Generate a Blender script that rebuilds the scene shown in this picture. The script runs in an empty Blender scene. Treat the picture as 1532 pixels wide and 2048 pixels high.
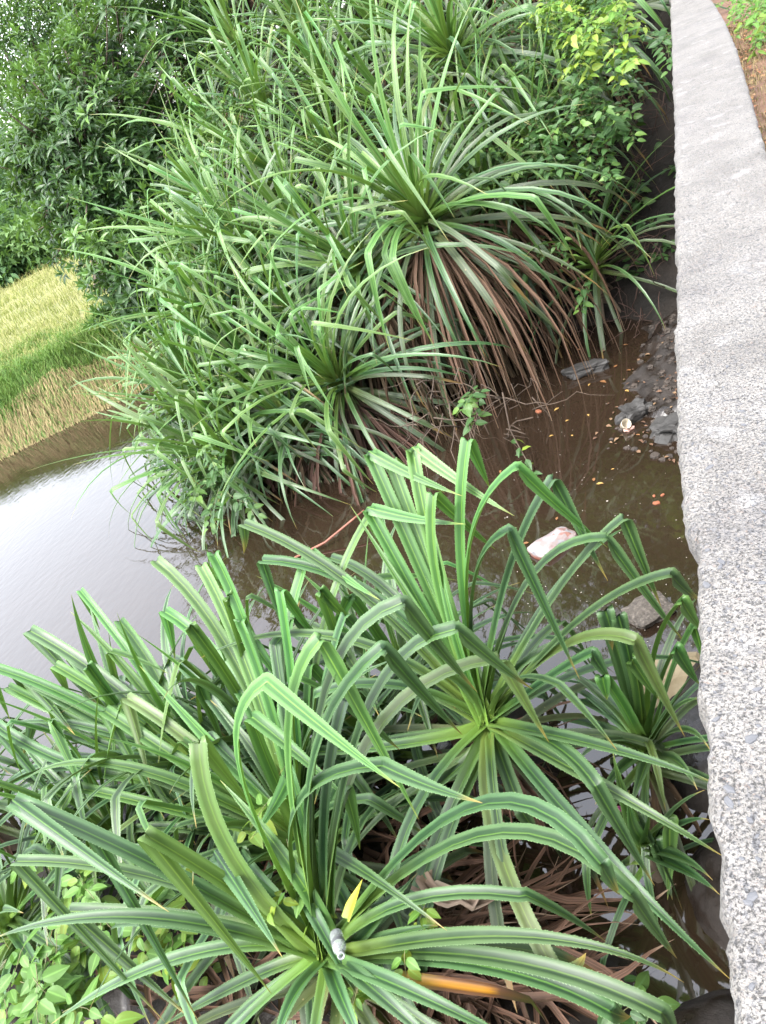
import bpy, math, random
import numpy as np
from mathutils import Vector, Matrix, noise

random.seed(7)
rng = np.random.default_rng(11)
scene = bpy.context.scene
COL = scene.collection
R = math.radians

# ------------------------------------------------------------------ camera
# handheld phone, tilted about 25 degrees, looking down over the coping of a creek wall
PH_F, PH_W, PH_H = 1536.0, 1532.0, 2048.0
EYE = Vector((0.0, 0.0, 4.0))
RX = Vector((0.88972094, 0.13222392, 0.43693648))    # world axes written in camera axes
RY = Vector((0.27639387, 0.6057349, -0.74611773))
RZ = Vector((-0.36332229, 0.78460313, 0.50238914))
cam_d = bpy.data.cameras.new('camera')
cam = bpy.data.objects.new('camera', cam_d)
COL.objects.link(cam)
cam.matrix_world = Matrix(((RX.x, RX.y, RX.z, EYE.x), (RY.x, RY.y, RY.z, EYE.y), (RZ.x, RZ.y, RZ.z, EYE.z), (0, 0, 0, 1)))
cam_d.sensor_fit = 'HORIZONTAL'
cam_d.sensor_width = 36.0
cam_d.lens = 36.0 * PH_F / PH_W
cam_d.clip_start = 0.05
cam_d.clip_end = 2000.0
scene.camera = cam

# ------------------------------------------------------------------ sky and sun (bright overcast)
SUN_EL, SUN_AZ = R(58), R(205)
world = bpy.data.worlds.new('World')
scene.world = world
world.use_nodes = True
wn = world.node_tree
for n in list(wn.nodes): wn.nodes.remove(n)
w_out = wn.nodes.new('ShaderNodeOutputWorld')
w_bg = wn.nodes.new('ShaderNodeBackground')
w_sky = wn.nodes.new('ShaderNodeTexSky')
w_sky.sky_type = 'NISHITA'
w_sky.sun_disc = False
w_sky.sun_elevation = SUN_EL
w_sky.sun_rotation = SUN_AZ
w_sky.air_density = 1.0
w_sky.dust_density = 3.0
w_sky.ozone_density = 1.0
w_hs = wn.nodes.new('ShaderNodeHueSaturation')
w_hs.inputs['Saturation'].default_value = 0.3      # cloud veil takes the blue out of the sky
wn.links.new(w_sky.outputs[0], w_hs.inputs['Color'])
wn.links.new(w_hs.outputs[0], w_bg.inputs['Color'])
w_bg.inputs['Strength'].default_value = 0.15
wn.links.new(w_bg.outputs[0], w_out.inputs['Surface'])
sd = bpy.data.lights.new('sun', 'SUN')
sd.energy = 0.5
sd.angle = R(25)
sd.color = (1.0, 0.97, 0.92)
sun = bpy.data.objects.new('sun', sd)
COL.objects.link(sun)
# the sun stands where the sky's sun stands
sdir = Vector((math.sin(SUN_AZ) * math.cos(SUN_EL), math.cos(SUN_AZ) * math.cos(SUN_EL), math.sin(SUN_EL)))
sun.rotation_euler = sdir.to_track_quat('Z', 'Y').to_euler()
sun.location = (0, 0, 30)
scene.view_settings.view_transform = 'Standard'
scene.view_settings.look = 'None'
scene.view_settings.exposure = 2.92
scene.view_settings.gamma = 1.0
scene.view_settings.use_curve_mapping = False
scene.cycles.max_bounces = 6
scene.cycles.transparent_max_bounces = 6

# ------------------------------------------------------------------ small helpers
def ray(px, py):
    c = Vector(((px - PH_W / 2) / PH_F, (PH_H / 2 - py) / PH_F, -1.0))
    return Vector((RX.dot(c), RY.dot(c), RZ.dot(c)))
def at(px, py, depth): return EYE + ray(px, py) * depth
def on_z(px, py, z):
    d = ray(px, py)
    return EYE + d * ((z - EYE.z) / d.z)
Z = Vector((0, 0, 1))

def tag(o, label=None, cat=None, group=None, kind=None):
    if label: o['label'] = label
    if cat: o['category'] = cat
    if group: o['group'] = group
    if kind: o['kind'] = kind
    return o
def empty(name, loc=(0, 0, 0)):
    o = bpy.data.objects.new(name, None)
    o.location = loc
    o.empty_display_size = 0.1
    COL.objects.link(o)
    return o
def link_mesh(name, me, parent=None, loc=None):
    o = bpy.data.objects.new(name, me)
    COL.objects.link(o)
    if loc is not None: o.location = loc
    if parent is not None: o.parent = parent
    return o
def pymesh(name, verts, faces, mat=None, uvs=None, smooth=True, tint=None):
    me = bpy.data.meshes.new(name)
    me.from_pydata([tuple(v) for v in verts], [], faces)
    if uvs is not None:
        ul = me.uv_layers.new(name='UVMap')
        idx = np.empty(len(me.loops), dtype=np.int32)
        me.loops.foreach_get('vertex_index', idx)
        ul.data.foreach_set('uv', np.asarray(uvs, dtype=np.float32)[idx].ravel())
    if tint is not None:
        a = me.attributes.new('tint', 'FLOAT', 'POINT')
        a.data.foreach_set('value', np.asarray(tint, dtype=np.float32))
    if smooth: me.polygons.foreach_set('use_smooth', [True] * len(me.polygons))
    if mat: me.materials.append(mat)
    return me
def npmesh(name, V, F, mat, uv=None, tint=None, smooth=True):
    """V (n,3), F (m,3 or 4) numpy"""
    me = bpy.data.meshes.new(name)
    n, (m, k) = len(V), F.shape
    me.vertices.add(n)
    me.vertices.foreach_set('co', V.astype(np.float32).ravel())
    me.loops.add(m * k)
    me.loops.foreach_set('vertex_index', F.astype(np.int32).ravel())
    me.polygons.add(m)
    me.polygons.foreach_set('loop_start', np.arange(0, m * k, k, dtype=np.int32))
    me.polygons.foreach_set('loop_total', np.full(m, k, dtype=np.int32))
    if smooth: me.polygons.foreach_set('use_smooth', np.ones(m, dtype=bool))
    if uv is not None:
        ul = me.uv_layers.new(name='UVMap')
        ul.data.foreach_set('uv', uv.astype(np.float32)[F.ravel()].ravel())
    if tint is not None:
        a = me.attributes.new('tint', 'FLOAT', 'POINT')
        a.data.foreach_set('value', tint.astype(np.float32))
    me.update(calc_edges=True)
    me.materials.append(mat)
    return me
def tube_geo(pts, radii, sides=6):
    """tapered tube along points -> verts, faces"""
    V, F = [], []
    ref = Vector((0.3, 0.2, 1)).normalized()
    n = len(pts)
    for i, p in enumerate(pts):
        t = (pts[min(i + 1, n - 1)] - pts[max(i - 1, 0)]).normalized()
        a = t.cross(ref)
        if a.length < 1e-3: a = t.cross(Vector((1, 0, 0)))
        a.normalize(); b = t.cross(a)
        for k in range(sides):
            q = 2 * math.pi * k / sides
            V.append(p + (a * math.cos(q) + b * math.sin(q)) * radii[i])
    for i in range(n - 1):
        for k in range(sides):
            F.append((i * sides + k, i * sides + (k + 1) % sides, (i + 1) * sides + (k + 1) % sides, (i + 1) * sides + k))
    F.append(tuple(range(sides))[::-1]); F.append(tuple((n - 1) * sides + k for k in range(sides)))
    return V, F
def join_geo(parts):
    V, F = [], []
    for v, f in parts:
        o = len(V); V += v; F += [tuple(i + o for i in q) for q in f]
    return V, F
def fbm(x, y, z=0.0, s=1.0, o=4): return noise.fractal(Vector((x * s, y * s, z * s)), 1.0, 2.0, o)
def smooth01(x): x = max(0.0, min(1.0, x)); return x * x * (3 - 2 * x)

# ------------------------------------------------------------------ materials
def new_mat(name):
    m = bpy.data.materials.new(name); m.use_nodes = True
    nt = m.node_tree
    for n in list(nt.nodes): nt.nodes.remove(n)
    out = nt.nodes.new('ShaderNodeOutputMaterial')
    return m, nt, out
class NB:
    def __init__(s, nt): s.nt = nt
    def n(s, t, **kw):
        o = s.nt.nodes.new(t)
        for k, v in kw.items(): setattr(o, k, v)
        return o
    def l(s, a, b): s.nt.links.new(a, b)
    def ramp(s, fac, stops, interp='LINEAR'):
        r = s.n('ShaderNodeValToRGB'); r.color_ramp.interpolation = interp
        e = r.color_ramp.elements
        while len(e) < len(stops): e.new(0.5)
        for q, (p, c) in zip(e, stops):
            q.position = p; q.color = (c[0], c[1], c[2], 1) if not isinstance(c, float) else (c, c, c, 1)
        s.l(fac, r.inputs[0]); return r.outputs[0]
    def mix(s, fac, a, b, mode='MIX'):
        m = s.n('ShaderNodeMix', data_type='RGBA', blend_type=mode)
        for sock, v in ((m.inputs[0], fac), (m.inputs[6], a), (m.inputs[7], b)):
            if hasattr(v, 'links') or hasattr(v, 'is_linked'): s.l(v, sock)
            elif isinstance(v, (int, float)): sock.default_value = v
            else: sock.default_value = (v[0], v[1], v[2], 1)
        return m.outputs[2]
    def math(s, op, a, b=None, c=None):
        m = s.n('ShaderNodeMath', operation=op)
        for i, v in enumerate((a, b, c)):
            if v is None: continue
            if isinstance(v, (int, float)): m.inputs[i].default_value = v
            else: s.l(v, m.inputs[i])
        return m.outputs[0]
    def noise(s, vec, scale, detail=4, rough=0.55, out=0):
        t = s.n('ShaderNodeTexNoise'); t.inputs['Scale'].default_value = scale
        t.inputs['Detail'].default_value = detail; t.inputs['Roughness'].default_value = rough
        if vec is not None: s.l(vec, t.inputs['Vector'])
        return t.outputs[out]
    def bump(s, h, strength, dist):
        b = s.n('ShaderNodeBump'); b.inputs['Strength'].default_value = strength; b.inputs['Distance'].default_value = dist
        s.l(h, b.inputs['Height']); return b.outputs[0]
    def scale(s, vec, v):
        m = s.n('ShaderNodeMapping'); m.inputs['Scale'].default_value = v; s.l(vec, m.inputs[0]); return m.outputs[0]

def leafy(nb, out, col, rough, normal=None, trans=0.25, spec=0.5, transcol=None):
    p = nb.n('ShaderNodeBsdfPrincipled')
    nb.l(col, p.inputs['Base Color'])
    if isinstance(rough, float): p.inputs['Roughness'].default_value = rough
    else: nb.l(rough, p.inputs['Roughness'])
    p.inputs['Specular IOR Level'].default_value = spec
    if normal: nb.l(normal, p.inputs['Normal'])
    t = nb.n('ShaderNodeBsdfTranslucent')
    tc = nb.mix(0.5, col, (0.17, 0.32, 0.03), 'MIX')
    nb.l(tc, t.inputs['Color'])
    m = nb.n('ShaderNodeMixShader'); m.inputs[0].default_value = trans
    nb.l(p.outputs[0], m.inputs[1]); nb.l(t.outputs[0], m.inputs[2])
    nb.l(m.outputs[0], out.inputs['Surface'])

def screw_leaf_mat(name, edge, mid, stripe, base, tip, tip_at=0.93, var=0.35, rough=0.36, spots=0.0, trans=0.22):
    m, nt, out = new_mat(name); nb = NB(nt)
    uv = nb.n('ShaderNodeUVMap').outputs[0]
    sp = nb.n('ShaderNodeSeparateXYZ'); nb.l(uv, sp.inputs[0])
    d = nb.math('MULTIPLY', nb.math('ABSOLUTE', nb.math('SUBTRACT', sp.outputs[0], 0.5)), 2.0)
    col = nb.ramp(d, [(0.0, stripe), (0.05, stripe), (0.11, mid), (0.38, [c * 0.8 for c in mid]), (0.64, edge), (0.95, edge), (1.0, [min(1, c * 1.35 + 0.02) for c in edge])])
    # fine parallel veins
    ve = nb.noise(nb.scale(uv, (70, 1.2, 1)), 1.0, 3)
    col = nb.mix(nb.math('MULTIPLY', nb.math('SUBTRACT', ve, 0.33), 1.5), col, [c * 0.55 for c in mid])
    # along the blade: pale base, soft blotches, drying tip
    col = nb.mix(nb.ramp(sp.outputs[1], [(0.0, 1.0), (0.08, 0.8), (0.3, 0.0), (1.0, 0.0)]), col, base)
    oi = nb.n('ShaderNodeObjectInfo')
    geo = nb.n('ShaderNodeTexCoord')
    bl = nb.noise(geo.outputs['Object'], 5.0, 3)
    col = nb.mix(nb.math('MULTIPLY', bl, 0.28), col, [c * 1.35 for c in edge])
    hs = nb.n('ShaderNodeHueSaturation')
    nb.l(col, hs.inputs['Color'])
    nb.l(nb.math('MULTIPLY_ADD', oi.outputs['Random'], var * 0.10, 0.5 - var * 0.055), hs.inputs['Hue'])
    r3 = nb.ramp(nb.math('FRACT', nb.math('MULTIPLY', oi.outputs['Random'], 53.7)), [(0.0, 0.0), (0.965, 0.0), (0.985, 0.4), (1.0, 0.5)])
    r2 = nb.math('FRACT', nb.math('MULTIPLY', oi.outputs['Random'], 17.31))
    nb.l(nb.math('MULTIPLY_ADD', r2, var * 1.3, 1.0 - var * 0.55), hs.inputs['Value'])
    col = nb.mix(nb.math('MULTIPLY', r3, nb.math('MULTIPLY_ADD', bl, 0.8, 0.3)), hs.outputs[0], (0.13, 0.15, 0.03))
    if spots > 0:
        sn = nb.noise(geo.outputs['Object'], 38.0, 2)
        col = nb.mix(nb.ramp(sn, [(0.0, 0.0), (1.0 - spots, 0.0), (1.0 - spots + 0.05, 0.8), (1.0, 0.8)]), col, (0.33, 0.27, 0.13))
    tv = nb.noise(nb.scale(uv, (9, 3, 1)), 1.0, 2)
    tv = nb.math('ADD', sp.outputs[1], nb.math('MULTIPLY', nb.math('SUBTRACT', tv, 0.5), 0.1))
    col = nb.mix(nb.ramp(tv, [(0.0, 0.0), (tip_at, 0.0), (min(1.0, tip_at + 0.06), 0.9), (1.0, 0.9)]), col, tip)
    # prickles carry u outside 0..1 and are pale
    pr = nb.math('GREATER_THAN', d, 1.02)
    col = nb.mix(pr, col, (0.15, 0.24, 0.10))
    rr = nb.math('MULTIPLY_ADD', bl, 0.3, rough - 0.06)
    leafy(nb, out, col, rr, nb.bump(nb.math('ADD', ve, nb.math('MULTIPLY', bl, 0.6)), 0.25, 0.003), trans, 0.55)
    return m

M_YOUNG = screw_leaf_mat('screw_leaf_young', (0.080, 0.185, 0.044), (0.015, 0.070, 0.010), (0.13, 0.255, 0.030), (0.168, 0.272, 0.040), (0.240, 0.240, 0.048), 0.95)
M_MATURE = screw_leaf_mat('screw_leaf_mature', (0.072, 0.140, 0.052), (0.005, 0.028, 0.008), (0.085, 0.185, 0.022), (0.136, 0.232, 0.032), (0.272, 0.192, 0.048), 0.93, rough=0.32, spots=0.2, trans=0.14)
M_BGLIGHT = screw_leaf_mat('screw_leaf_yellow_green', (0.100, 0.180, 0.050), (0.032, 0.095, 0.014), (0.120, 0.215, 0.028), (0.14, 0.21, 0.04), (0.24, 0.20, 0.06), 0.92, spots=0.12)  # brighter, yellower green leaf colour for much of the thicket
M_OLD = screw_leaf_mat('screw_leaf_old', (0.080, 0.108, 0.056), (0.032, 0.060, 0.024), (0.104, 0.152, 0.040), (0.120, 0.160, 0.040), (0.192, 0.112, 0.040), 0.80, var=0.45, spots=0.3)
M_YELLOW = screw_leaf_mat('screw_leaf_yellow', (0.30, 0.28, 0.025), (0.25, 0.24, 0.015), (0.36, 0.31, 0.03), (0.13, 0.19, 0.03), (0.3, 0.21, 0.03), 0.97, var=0.1)
M_ORANGE = screw_leaf_mat('screw_leaf_orange', (0.05, 0.018, 0.013), (0.40, 0.18, 0.006), (0.46, 0.24, 0.010), (0.26, 0.19, 0.02), (0.055, 0.025, 0.02), 0.55, var=0.1, spots=0.25)
M_DEAD = screw_leaf_mat('dead_leaf', (0.105, 0.058, 0.032), (0.050, 0.025, 0.014), (0.14, 0.085, 0.05), (0.035, 0.021, 0.013), (0.19, 0.135, 0.09), 0.85, var=0.5, rough=0.75, trans=0.08)
M_DRYGREY = screw_leaf_mat('dry_curled_leaf', (0.27, 0.21, 0.155), (0.165, 0.12, 0.085), (0.30, 0.24, 0.18), (0.19, 0.135, 0.09), (0.29, 0.23, 0.175), 0.9, var=0.2, rough=0.8, trans=0.05)

def tint_leaf_mat(name, c0, c1, c2, rough=0.45, trans=0.25, spec=0.4):
    """small leaves: colour runs c0 -> c1 -> c2 with the leaf's own tint attribute"""
    m, nt, out = new_mat(name); nb = NB(nt)
    a = nb.n('ShaderNodeAttribute', attribute_name='tint')
    uv = nb.n('ShaderNodeUVMap').outputs[0]
    sp = nb.n('ShaderNodeSeparateXYZ'); nb.l(uv, sp.inputs[0])
    d = nb.math('ABSOLUTE', nb.math('SUBTRACT', sp.outputs[0], 0.5))
    col = nb.ramp(a.outputs['Fac'], [(0.0, c0), (0.5, c1), (1.0, c2)])
    col = nb.mix(nb.ramp(d, [(0.0, 0.55), (0.04, 0.45), (0.09, 0.0), (1.0, 0.0)]), col, [min(1, c * 1.9 + 0.02) for c in c1])
    g = nb.n('ShaderNodeTexCoord')
    col = nb.mix(nb.math('MULTIPLY', nb.noise(g.outputs['Object'], 30, 2), 0.35), col, [c * 0.6 for c in c0])
    leafy(nb, out, col, rough, None, trans, spec)
    return m
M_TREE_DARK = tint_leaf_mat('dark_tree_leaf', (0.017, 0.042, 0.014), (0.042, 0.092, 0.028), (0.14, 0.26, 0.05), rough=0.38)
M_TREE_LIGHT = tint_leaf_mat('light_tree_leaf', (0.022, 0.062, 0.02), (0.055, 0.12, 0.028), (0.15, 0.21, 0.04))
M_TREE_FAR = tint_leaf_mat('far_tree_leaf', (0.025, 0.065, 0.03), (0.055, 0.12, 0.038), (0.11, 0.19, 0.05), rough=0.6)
M_VINE = tint_leaf_mat('vine_leaf', (0.022, 0.06, 0.016), (0.046, 0.105, 0.029), (0.12, 0.21, 0.038), rough=0.5, trans=0.3)
M_VINE_B = tint_leaf_mat('creeper_leaf', (0.05, 0.125, 0.022), (0.095, 0.20, 0.033), (0.21, 0.27, 0.03), rough=0.5, trans=0.32)
M_FIELD = tint_leaf_mat('field_grass_blade', (0.10, 0.145, 0.035), (0.21, 0.215, 0.07), (0.32, 0.285, 0.13), rough=0.7, trans=0.3, spec=0.2)
M_BANKG = tint_leaf_mat('bank_grass_blade', (0.05, 0.12, 0.025), (0.13, 0.20, 0.045), (0.25, 0.22, 0.10), rough=0.65, trans=0.3, spec=0.2)
M_STRAW = tint_leaf_mat('straw_blade', (0.10, 0.075, 0.04), (0.23, 0.18, 0.085), (0.36, 0.30, 0.16), rough=0.75, trans=0.15, spec=0.2)

def rough_mat(name, c0, c1, scale, rough=0.9, bump=0.5, dist=0.02, detail=6, c2=None, wet=None):
    m, nt, out = new_mat(name); nb = NB(nt)
    g = nb.n('ShaderNodeTexCoord').outputs['Object']
    n1 = nb.noise(g, scale, detail, 0.62)
    stops = [(0.28, c0), (0.72, c1)] if c2 is None else [(0.25, c0), (0.52, c1), (0.75, c2)]
    col = nb.ramp(n1, stops)
    n2 = nb.noise(g, scale * 6.3, 4, 0.6)
    col = nb.mix(nb.math('MULTIPLY', n2, 0.45), col, [c * 0.5 for c in c0])
    p = nb.n('ShaderNodeBsdfPrincipled')
    nb.l(col, p.inputs['Base Color'])
    if wet: nb.l(nb.ramp(nb.noise(g, wet, 3), [(0.4, rough), (0.62, 0.25)]), p.inputs['Roughness'])
    else: p.inputs['Roughness'].default_value = rough
    nb.l(nb.bump(nb.math('ADD', n1, nb.math('MULTIPLY', n2, 0.4)), bump, dist), p.inputs['Normal'])
    nb.l(p.outputs[0], out.inputs['Surface'])
    return m
M_MUD = rough_mat('wet_mud', (0.008, 0.006, 0.005), (0.024, 0.017, 0.013), 3.0, 0.85, 0.6, 0.03, wet=5.0)
M_BANK = rough_mat('bank_soil', (0.006, 0.005, 0.004), (0.02, 0.0145, 0.0105), 2.2, 1.0, 0.8, 0.06)
M_REDSOIL = rough_mat('red_litter_soil', (0.08, 0.036, 0.022), (0.16, 0.085, 0.05), 6.0, 0.9, 0.7, 0.03, c2=(0.21, 0.13, 0.085))
M_FIELDSOIL = rough_mat('field_turf', (0.12, 0.135, 0.045), (0.19, 0.19, 0.07), 0.8, 0.95, 0.4, 0.05, c2=(0.23, 0.205, 0.09))
M_DARKROCK = rough_mat('dark_rock', (0.018, 0.017, 0.016), (0.05, 0.048, 0.046), 7, 0.7, 0.5, 0.01)
M_SAND = rough_mat('pale_sandstone', (0.24, 0.185, 0.10), (0.31, 0.255, 0.16), 6, 0.85, 0.3, 0.006, c2=(0.35, 0.30, 0.20))
M_RUBBLE = rough_mat('speckled_rubble', (0.025, 0.022, 0.02), (0.10, 0.085, 0.07), 42, 0.85, 0.8, 0.01, c2=(0.24, 0.21, 0.18))
M_BARK = rough_mat('screw_pine_trunk', (0.10, 0.075, 0.05), (0.22, 0.17, 0.12), 9, 0.9, 0.7, 0.01)
M_BARKD = rough_mat('dark_bark', (0.035, 0.027, 0.02), (0.09, 0.068, 0.05), 8, 0.9, 0.7, 0.01)
M_TWIG = rough_mat('dry_twig', (0.05, 0.035, 0.025), (0.11, 0.08, 0.056), 12, 0.85, 0.3, 0.004)
M_ROOT = rough_mat('red_rootlet', (0.05, 0.026, 0.019), (0.09, 0.05, 0.036), 12, 0.85, 0.3, 0.004)
M_REDSTICK = rough_mat('red_stick', (0.16, 0.055, 0.035), (0.28, 0.11, 0.07), 12, 0.6, 0.3, 0.004)
M_VSTEM = rough_mat('vine_stem', (0.09, 0.10, 0.04), (0.18, 0.17, 0.07), 14, 0.7, 0.2, 0.003)
def plain(name, c, rough=0.6, spec=0.5, trans=0.0):
    m, nt, out = new_mat(name); nb = NB(nt)
    g = nb.n('ShaderNodeTexCoord').outputs['Object']
    col = nb.mix(nb.math('MULTIPLY', nb.noise(g, 25, 4), 0.5), c, [x * 0.62 for x in c])
    p = nb.n('ShaderNodeBsdfPrincipled'); nb.l(col, p.inputs['Base Color'])
    p.inputs['Roughness'].default_value = rough; p.inputs['Specular IOR Level'].default_value = spec
    nb.l(p.outputs[0], out.inputs['Surface'])
    return m
M_FLOATY = plain('floating_leaf_yellow', (0.32, 0.20, 0.06), 0.5)
M_FLOATO = plain('floating_leaf_brown', (0.17, 0.08, 0.03), 0.5)
M_FOAM = plain('foam_fleck', (0.30, 0.28, 0.25), 0.6)
M_BRICK = plain('brick_bit', (0.22, 0.075, 0.035), 0.8)
M_PINK = plain('pink_wrapper', (0.34, 0.06, 0.19), 0.35)
M_ORWRAP = plain('orange_wrapper', (0.42, 0.24, 0.13), 0.4)
M_CREAM = plain('cream_cup', (0.40, 0.35, 0.27), 0.5)
M_LABEL = plain('pale_label', (0.13, 0.135, 0.145), 0.35)
M_CAP = plain('white_cap', (0.25, 0.265, 0.265), 0.3)
def concrete_chunk_mat():
    m, nt, out = new_mat('pink_brick_chunk'); nb = NB(nt)
    tc = nb.n('ShaderNodeTexCoord').outputs['Object']
    v = nb.n('ShaderNodeTexVoronoi'); v.inputs['Scale'].default_value = 22; nb.l(tc, v.inputs['Vector'])
    sp = nb.n('ShaderNodeSeparateColor'); nb.l(v.outputs['Color'], sp.inputs[0])
    top = nb.ramp(sp.outputs[0], [(0.0, (0.20, 0.15, 0.14)), (0.3, (0.22, 0.20, 0.20)), (0.8, (0.20, 0.198, 0.21)), (1.0, (0.19, 0.09, 0.07))])
    ge = nb.n('ShaderNodeNewGeometry'); sn = nb.n('ShaderNodeSeparateXYZ'); nb.l(ge.outputs['Position'], sn.inputs[0])
    n = nb.noise(tc, 9, 4)
    wet = nb.ramp(nb.math('ADD', sn.outputs[2], nb.math('MULTIPLY', n, 0.05)), [(0.0, 1.0), (0.03, 1.0), (0.065, 0.0), (1.0, 0.0)])
    col = nb.mix(wet, top, (0.14, 0.035, 0.018))
    p = nb.n('ShaderNodeBsdfPrincipled'); nb.l(col, p.inputs['Base Color']); p.inputs['Roughness'].default_value = 0.55
    nb.l(nb.bump(n, 0.5, 0.01), p.inputs['Normal']); nb.l(p.outputs[0], out.inputs['Surface'])
    return m
M_CHUNK = concrete_chunk_mat()
def plastic_mat():
    m, nt, out = new_mat('clear_bottle_plastic'); nb = NB(nt)
    p = nb.n('ShaderNodeBsdfPrincipled')
    p.inputs['Base Color'].default_value = (0.86, 0.90, 0.90, 1); p.inputs['Roughness'].default_value = 0.06
    p.inputs['Transmission Weight'].default_value = 0.85; p.inputs['IOR'].default_value = 1.3
    nb.l(p.outputs[0], out.inputs['Surface']); return m
M_PET = plastic_mat()

def water_mat():
    m, nt, out = new_mat('turbid_water'); nb = NB(nt)
    g = nb.n('ShaderNodeTexCoord').outputs['Object']
    silt = nb.noise(g, 0.35, 4)
    col = nb.ramp(silt, [(0.3, (0.015, 0.0095, 0.006)), (0.7, (0.024, 0.0155, 0.010))])
    p = nb.n('ShaderNodeBsdfPrincipled'); nb.l(col, p.inputs['Base Color'])
    p.inputs['Roughness'].default_value = 0.03; p.inputs['IOR'].default_value = 1.85
    # light breeze on the open river (left), still creek near the wall
    sx = nb.n('ShaderNodeSeparateXYZ'); nb.l(g, sx.inputs[0])
    open_ = nb.ramp(nb.math('MULTIPLY_ADD', sx.outputs[0], -0.125, -0.1), [(0.0, 0.12), (0.25, 0.2), (0.7, 1.0), (1.0, 1.0)])
    w1 = nb.noise(nb.scale(g, (5.0, 2.2, 1)), 2.6, 3, 0.5)
    w2 = nb.noise(nb.scale(g, (1.0, 0.55, 1)), 1.1, 2, 0.5)
    h = nb.math('MULTIPLY', nb.math('ADD', w1, nb.math('MULTIPLY', w2, 1.5)), open_)
    nb.l(nb.bump(h, 0.10, 0.03), p.inputs['Normal'])
    nb.l(p.outputs[0], out.inputs['Surface']); return m
M_WATER = water_mat()

def wall_mat():
    m, nt, out = new_mat('weathered_concrete'); nb = NB(nt)
    g = nb.n('ShaderNodeTexCoord').outputs['Object']
    big = nb.noise(g, 3.1, 7, 0.68)
    col = nb.ramp(big, [(0.3, (0.125, 0.116, 0.105)), (0.5, (0.185, 0.174, 0.159)), (0.72, (0.245, 0.233, 0.216))])
    band = nb.noise(nb.scale(g, (1.6, 2.3, 1)), 0.9, 6, 0.68)
    col = nb.mix(nb.ramp(band, [(0.34, 0.45), (0.5, 0.0)]), col, (0.095, 0.088, 0.092))
    # aggregate: small grey stones in pale mortar, many sizes
    for sc, lo, hi, dark in ((60.0, 0.60, 0.66, 0.7), (150.0, 0.53, 0.60, 0.6), (420.0, 0.47, 0.6, 0.5)):
        nn = nb.noise(g, sc, 2, 0.5)
        vn = nb.n('ShaderNodeTexVoronoi'); vn.inputs['Scale'].default_value = sc * 0.8; nb.l(g, vn.inputs['Vector'])
        sp = nb.n('ShaderNodeSeparateColor'); nb.l(vn.outputs['Color'], sp.inputs[0])
        stone = nb.ramp(sp.outputs[1], [(0.0, (0.045, 0.047, 0.055)), (0.5, (0.085, 0.087, 0.096)), (0.85, (0.13, 0.122, 0.118)), (1.0, (0.17, 0.125, 0.1))])
        msk = nb.ramp(nn, [(lo, 0.0), (hi, dark)])
        col = nb.mix(msk, col, stone)
    pits = nb.ramp(nb.noise(g, 190.0, 6, 0.8), [(0.36, 1.0), (0.47, 0.0)])
    col = nb.mix(nb.math('MULTIPLY', pits, 0.85), col, (0.05, 0.048, 0.047))
    # chalky white bloom and rust stains
    bl = nb.ramp(nb.noise(g, 7.0, 5, 0.65), [(0.58, 0.0), (0.75, 0.6)])
    col = nb.mix(bl, col, (0.33, 0.325, 0.32))
    rs = nb.ramp(nb.noise(g, 11.0, 3, 0.6), [(0.70, 0.0), (0.78, 0.5)])
    col = nb.mix(rs, col, (0.26, 0.165, 0.11))
    p = nb.n('ShaderNodeBsdfPrincipled'); nb.l(col, p.inputs['Base Color']); p.inputs['Roughness'].default_value = 0.9
    hh = nb.math('ADD', nb.noise(g, 90.0, 4, 0.65), nb.math('MULTIPLY', pits, -0.35))
    nb.l(nb.bump(hh, 1.0, 0.009), p.inputs['Normal'])
    nb.l(p.outputs[0], out.inputs['Surface']); return m
M_WALL = wall_mat()
M_CHIP = rough_mat('grey_aggregate_stone', (0.055, 0.057, 0.065), (0.10, 0.102, 0.11), 30, 0.8, 0.4, 0.004, c2=(0.14, 0.14, 0.148))

# ================================================================== SETTING
def grid_mesh(name, xs, ys, fz, mat):
    nx, ny = len(xs), len(ys)
    V = np.array([(x, y, fz(x, y)) for y in ys for x in xs])
    i = np.arange((nx - 1) * (ny - 1)); a = (i // (nx - 1)) * nx + i % (nx - 1)
    F = np.stack([a, a + 1, a + 1 + nx, a + nx], 1)
    return npmesh(name, V, F, mat)

# river bed / land sheet out to the horizon, water sheet above it
me = pymesh('river_bed', [(-700, -700, -0.9), (700, -700, -0.9), (700, 700, -0.9), (-700, 700, -0.9)], [(0, 1, 2, 3)], M_MUD, smooth=False)
tag(link_mesh('ground', me), kind='structure')
me = pymesh('water', [(-60, -40, 0), (6, -40, 0), (6, 45, 0), (-60, 45, 0)], [(0, 1, 2, 3)], M_WATER, smooth=False)
tag(link_mesh('water', me), kind='structure')

def lerp_tab(tab, x):
    if x <= tab[0][0]: return tab[0][1]
    for (a, b), (c, d) in zip(tab, tab[1:]):
        if x <= c: return b + (d - b) * (x - a) / (c - a)
    return tab[-1][1]
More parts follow.
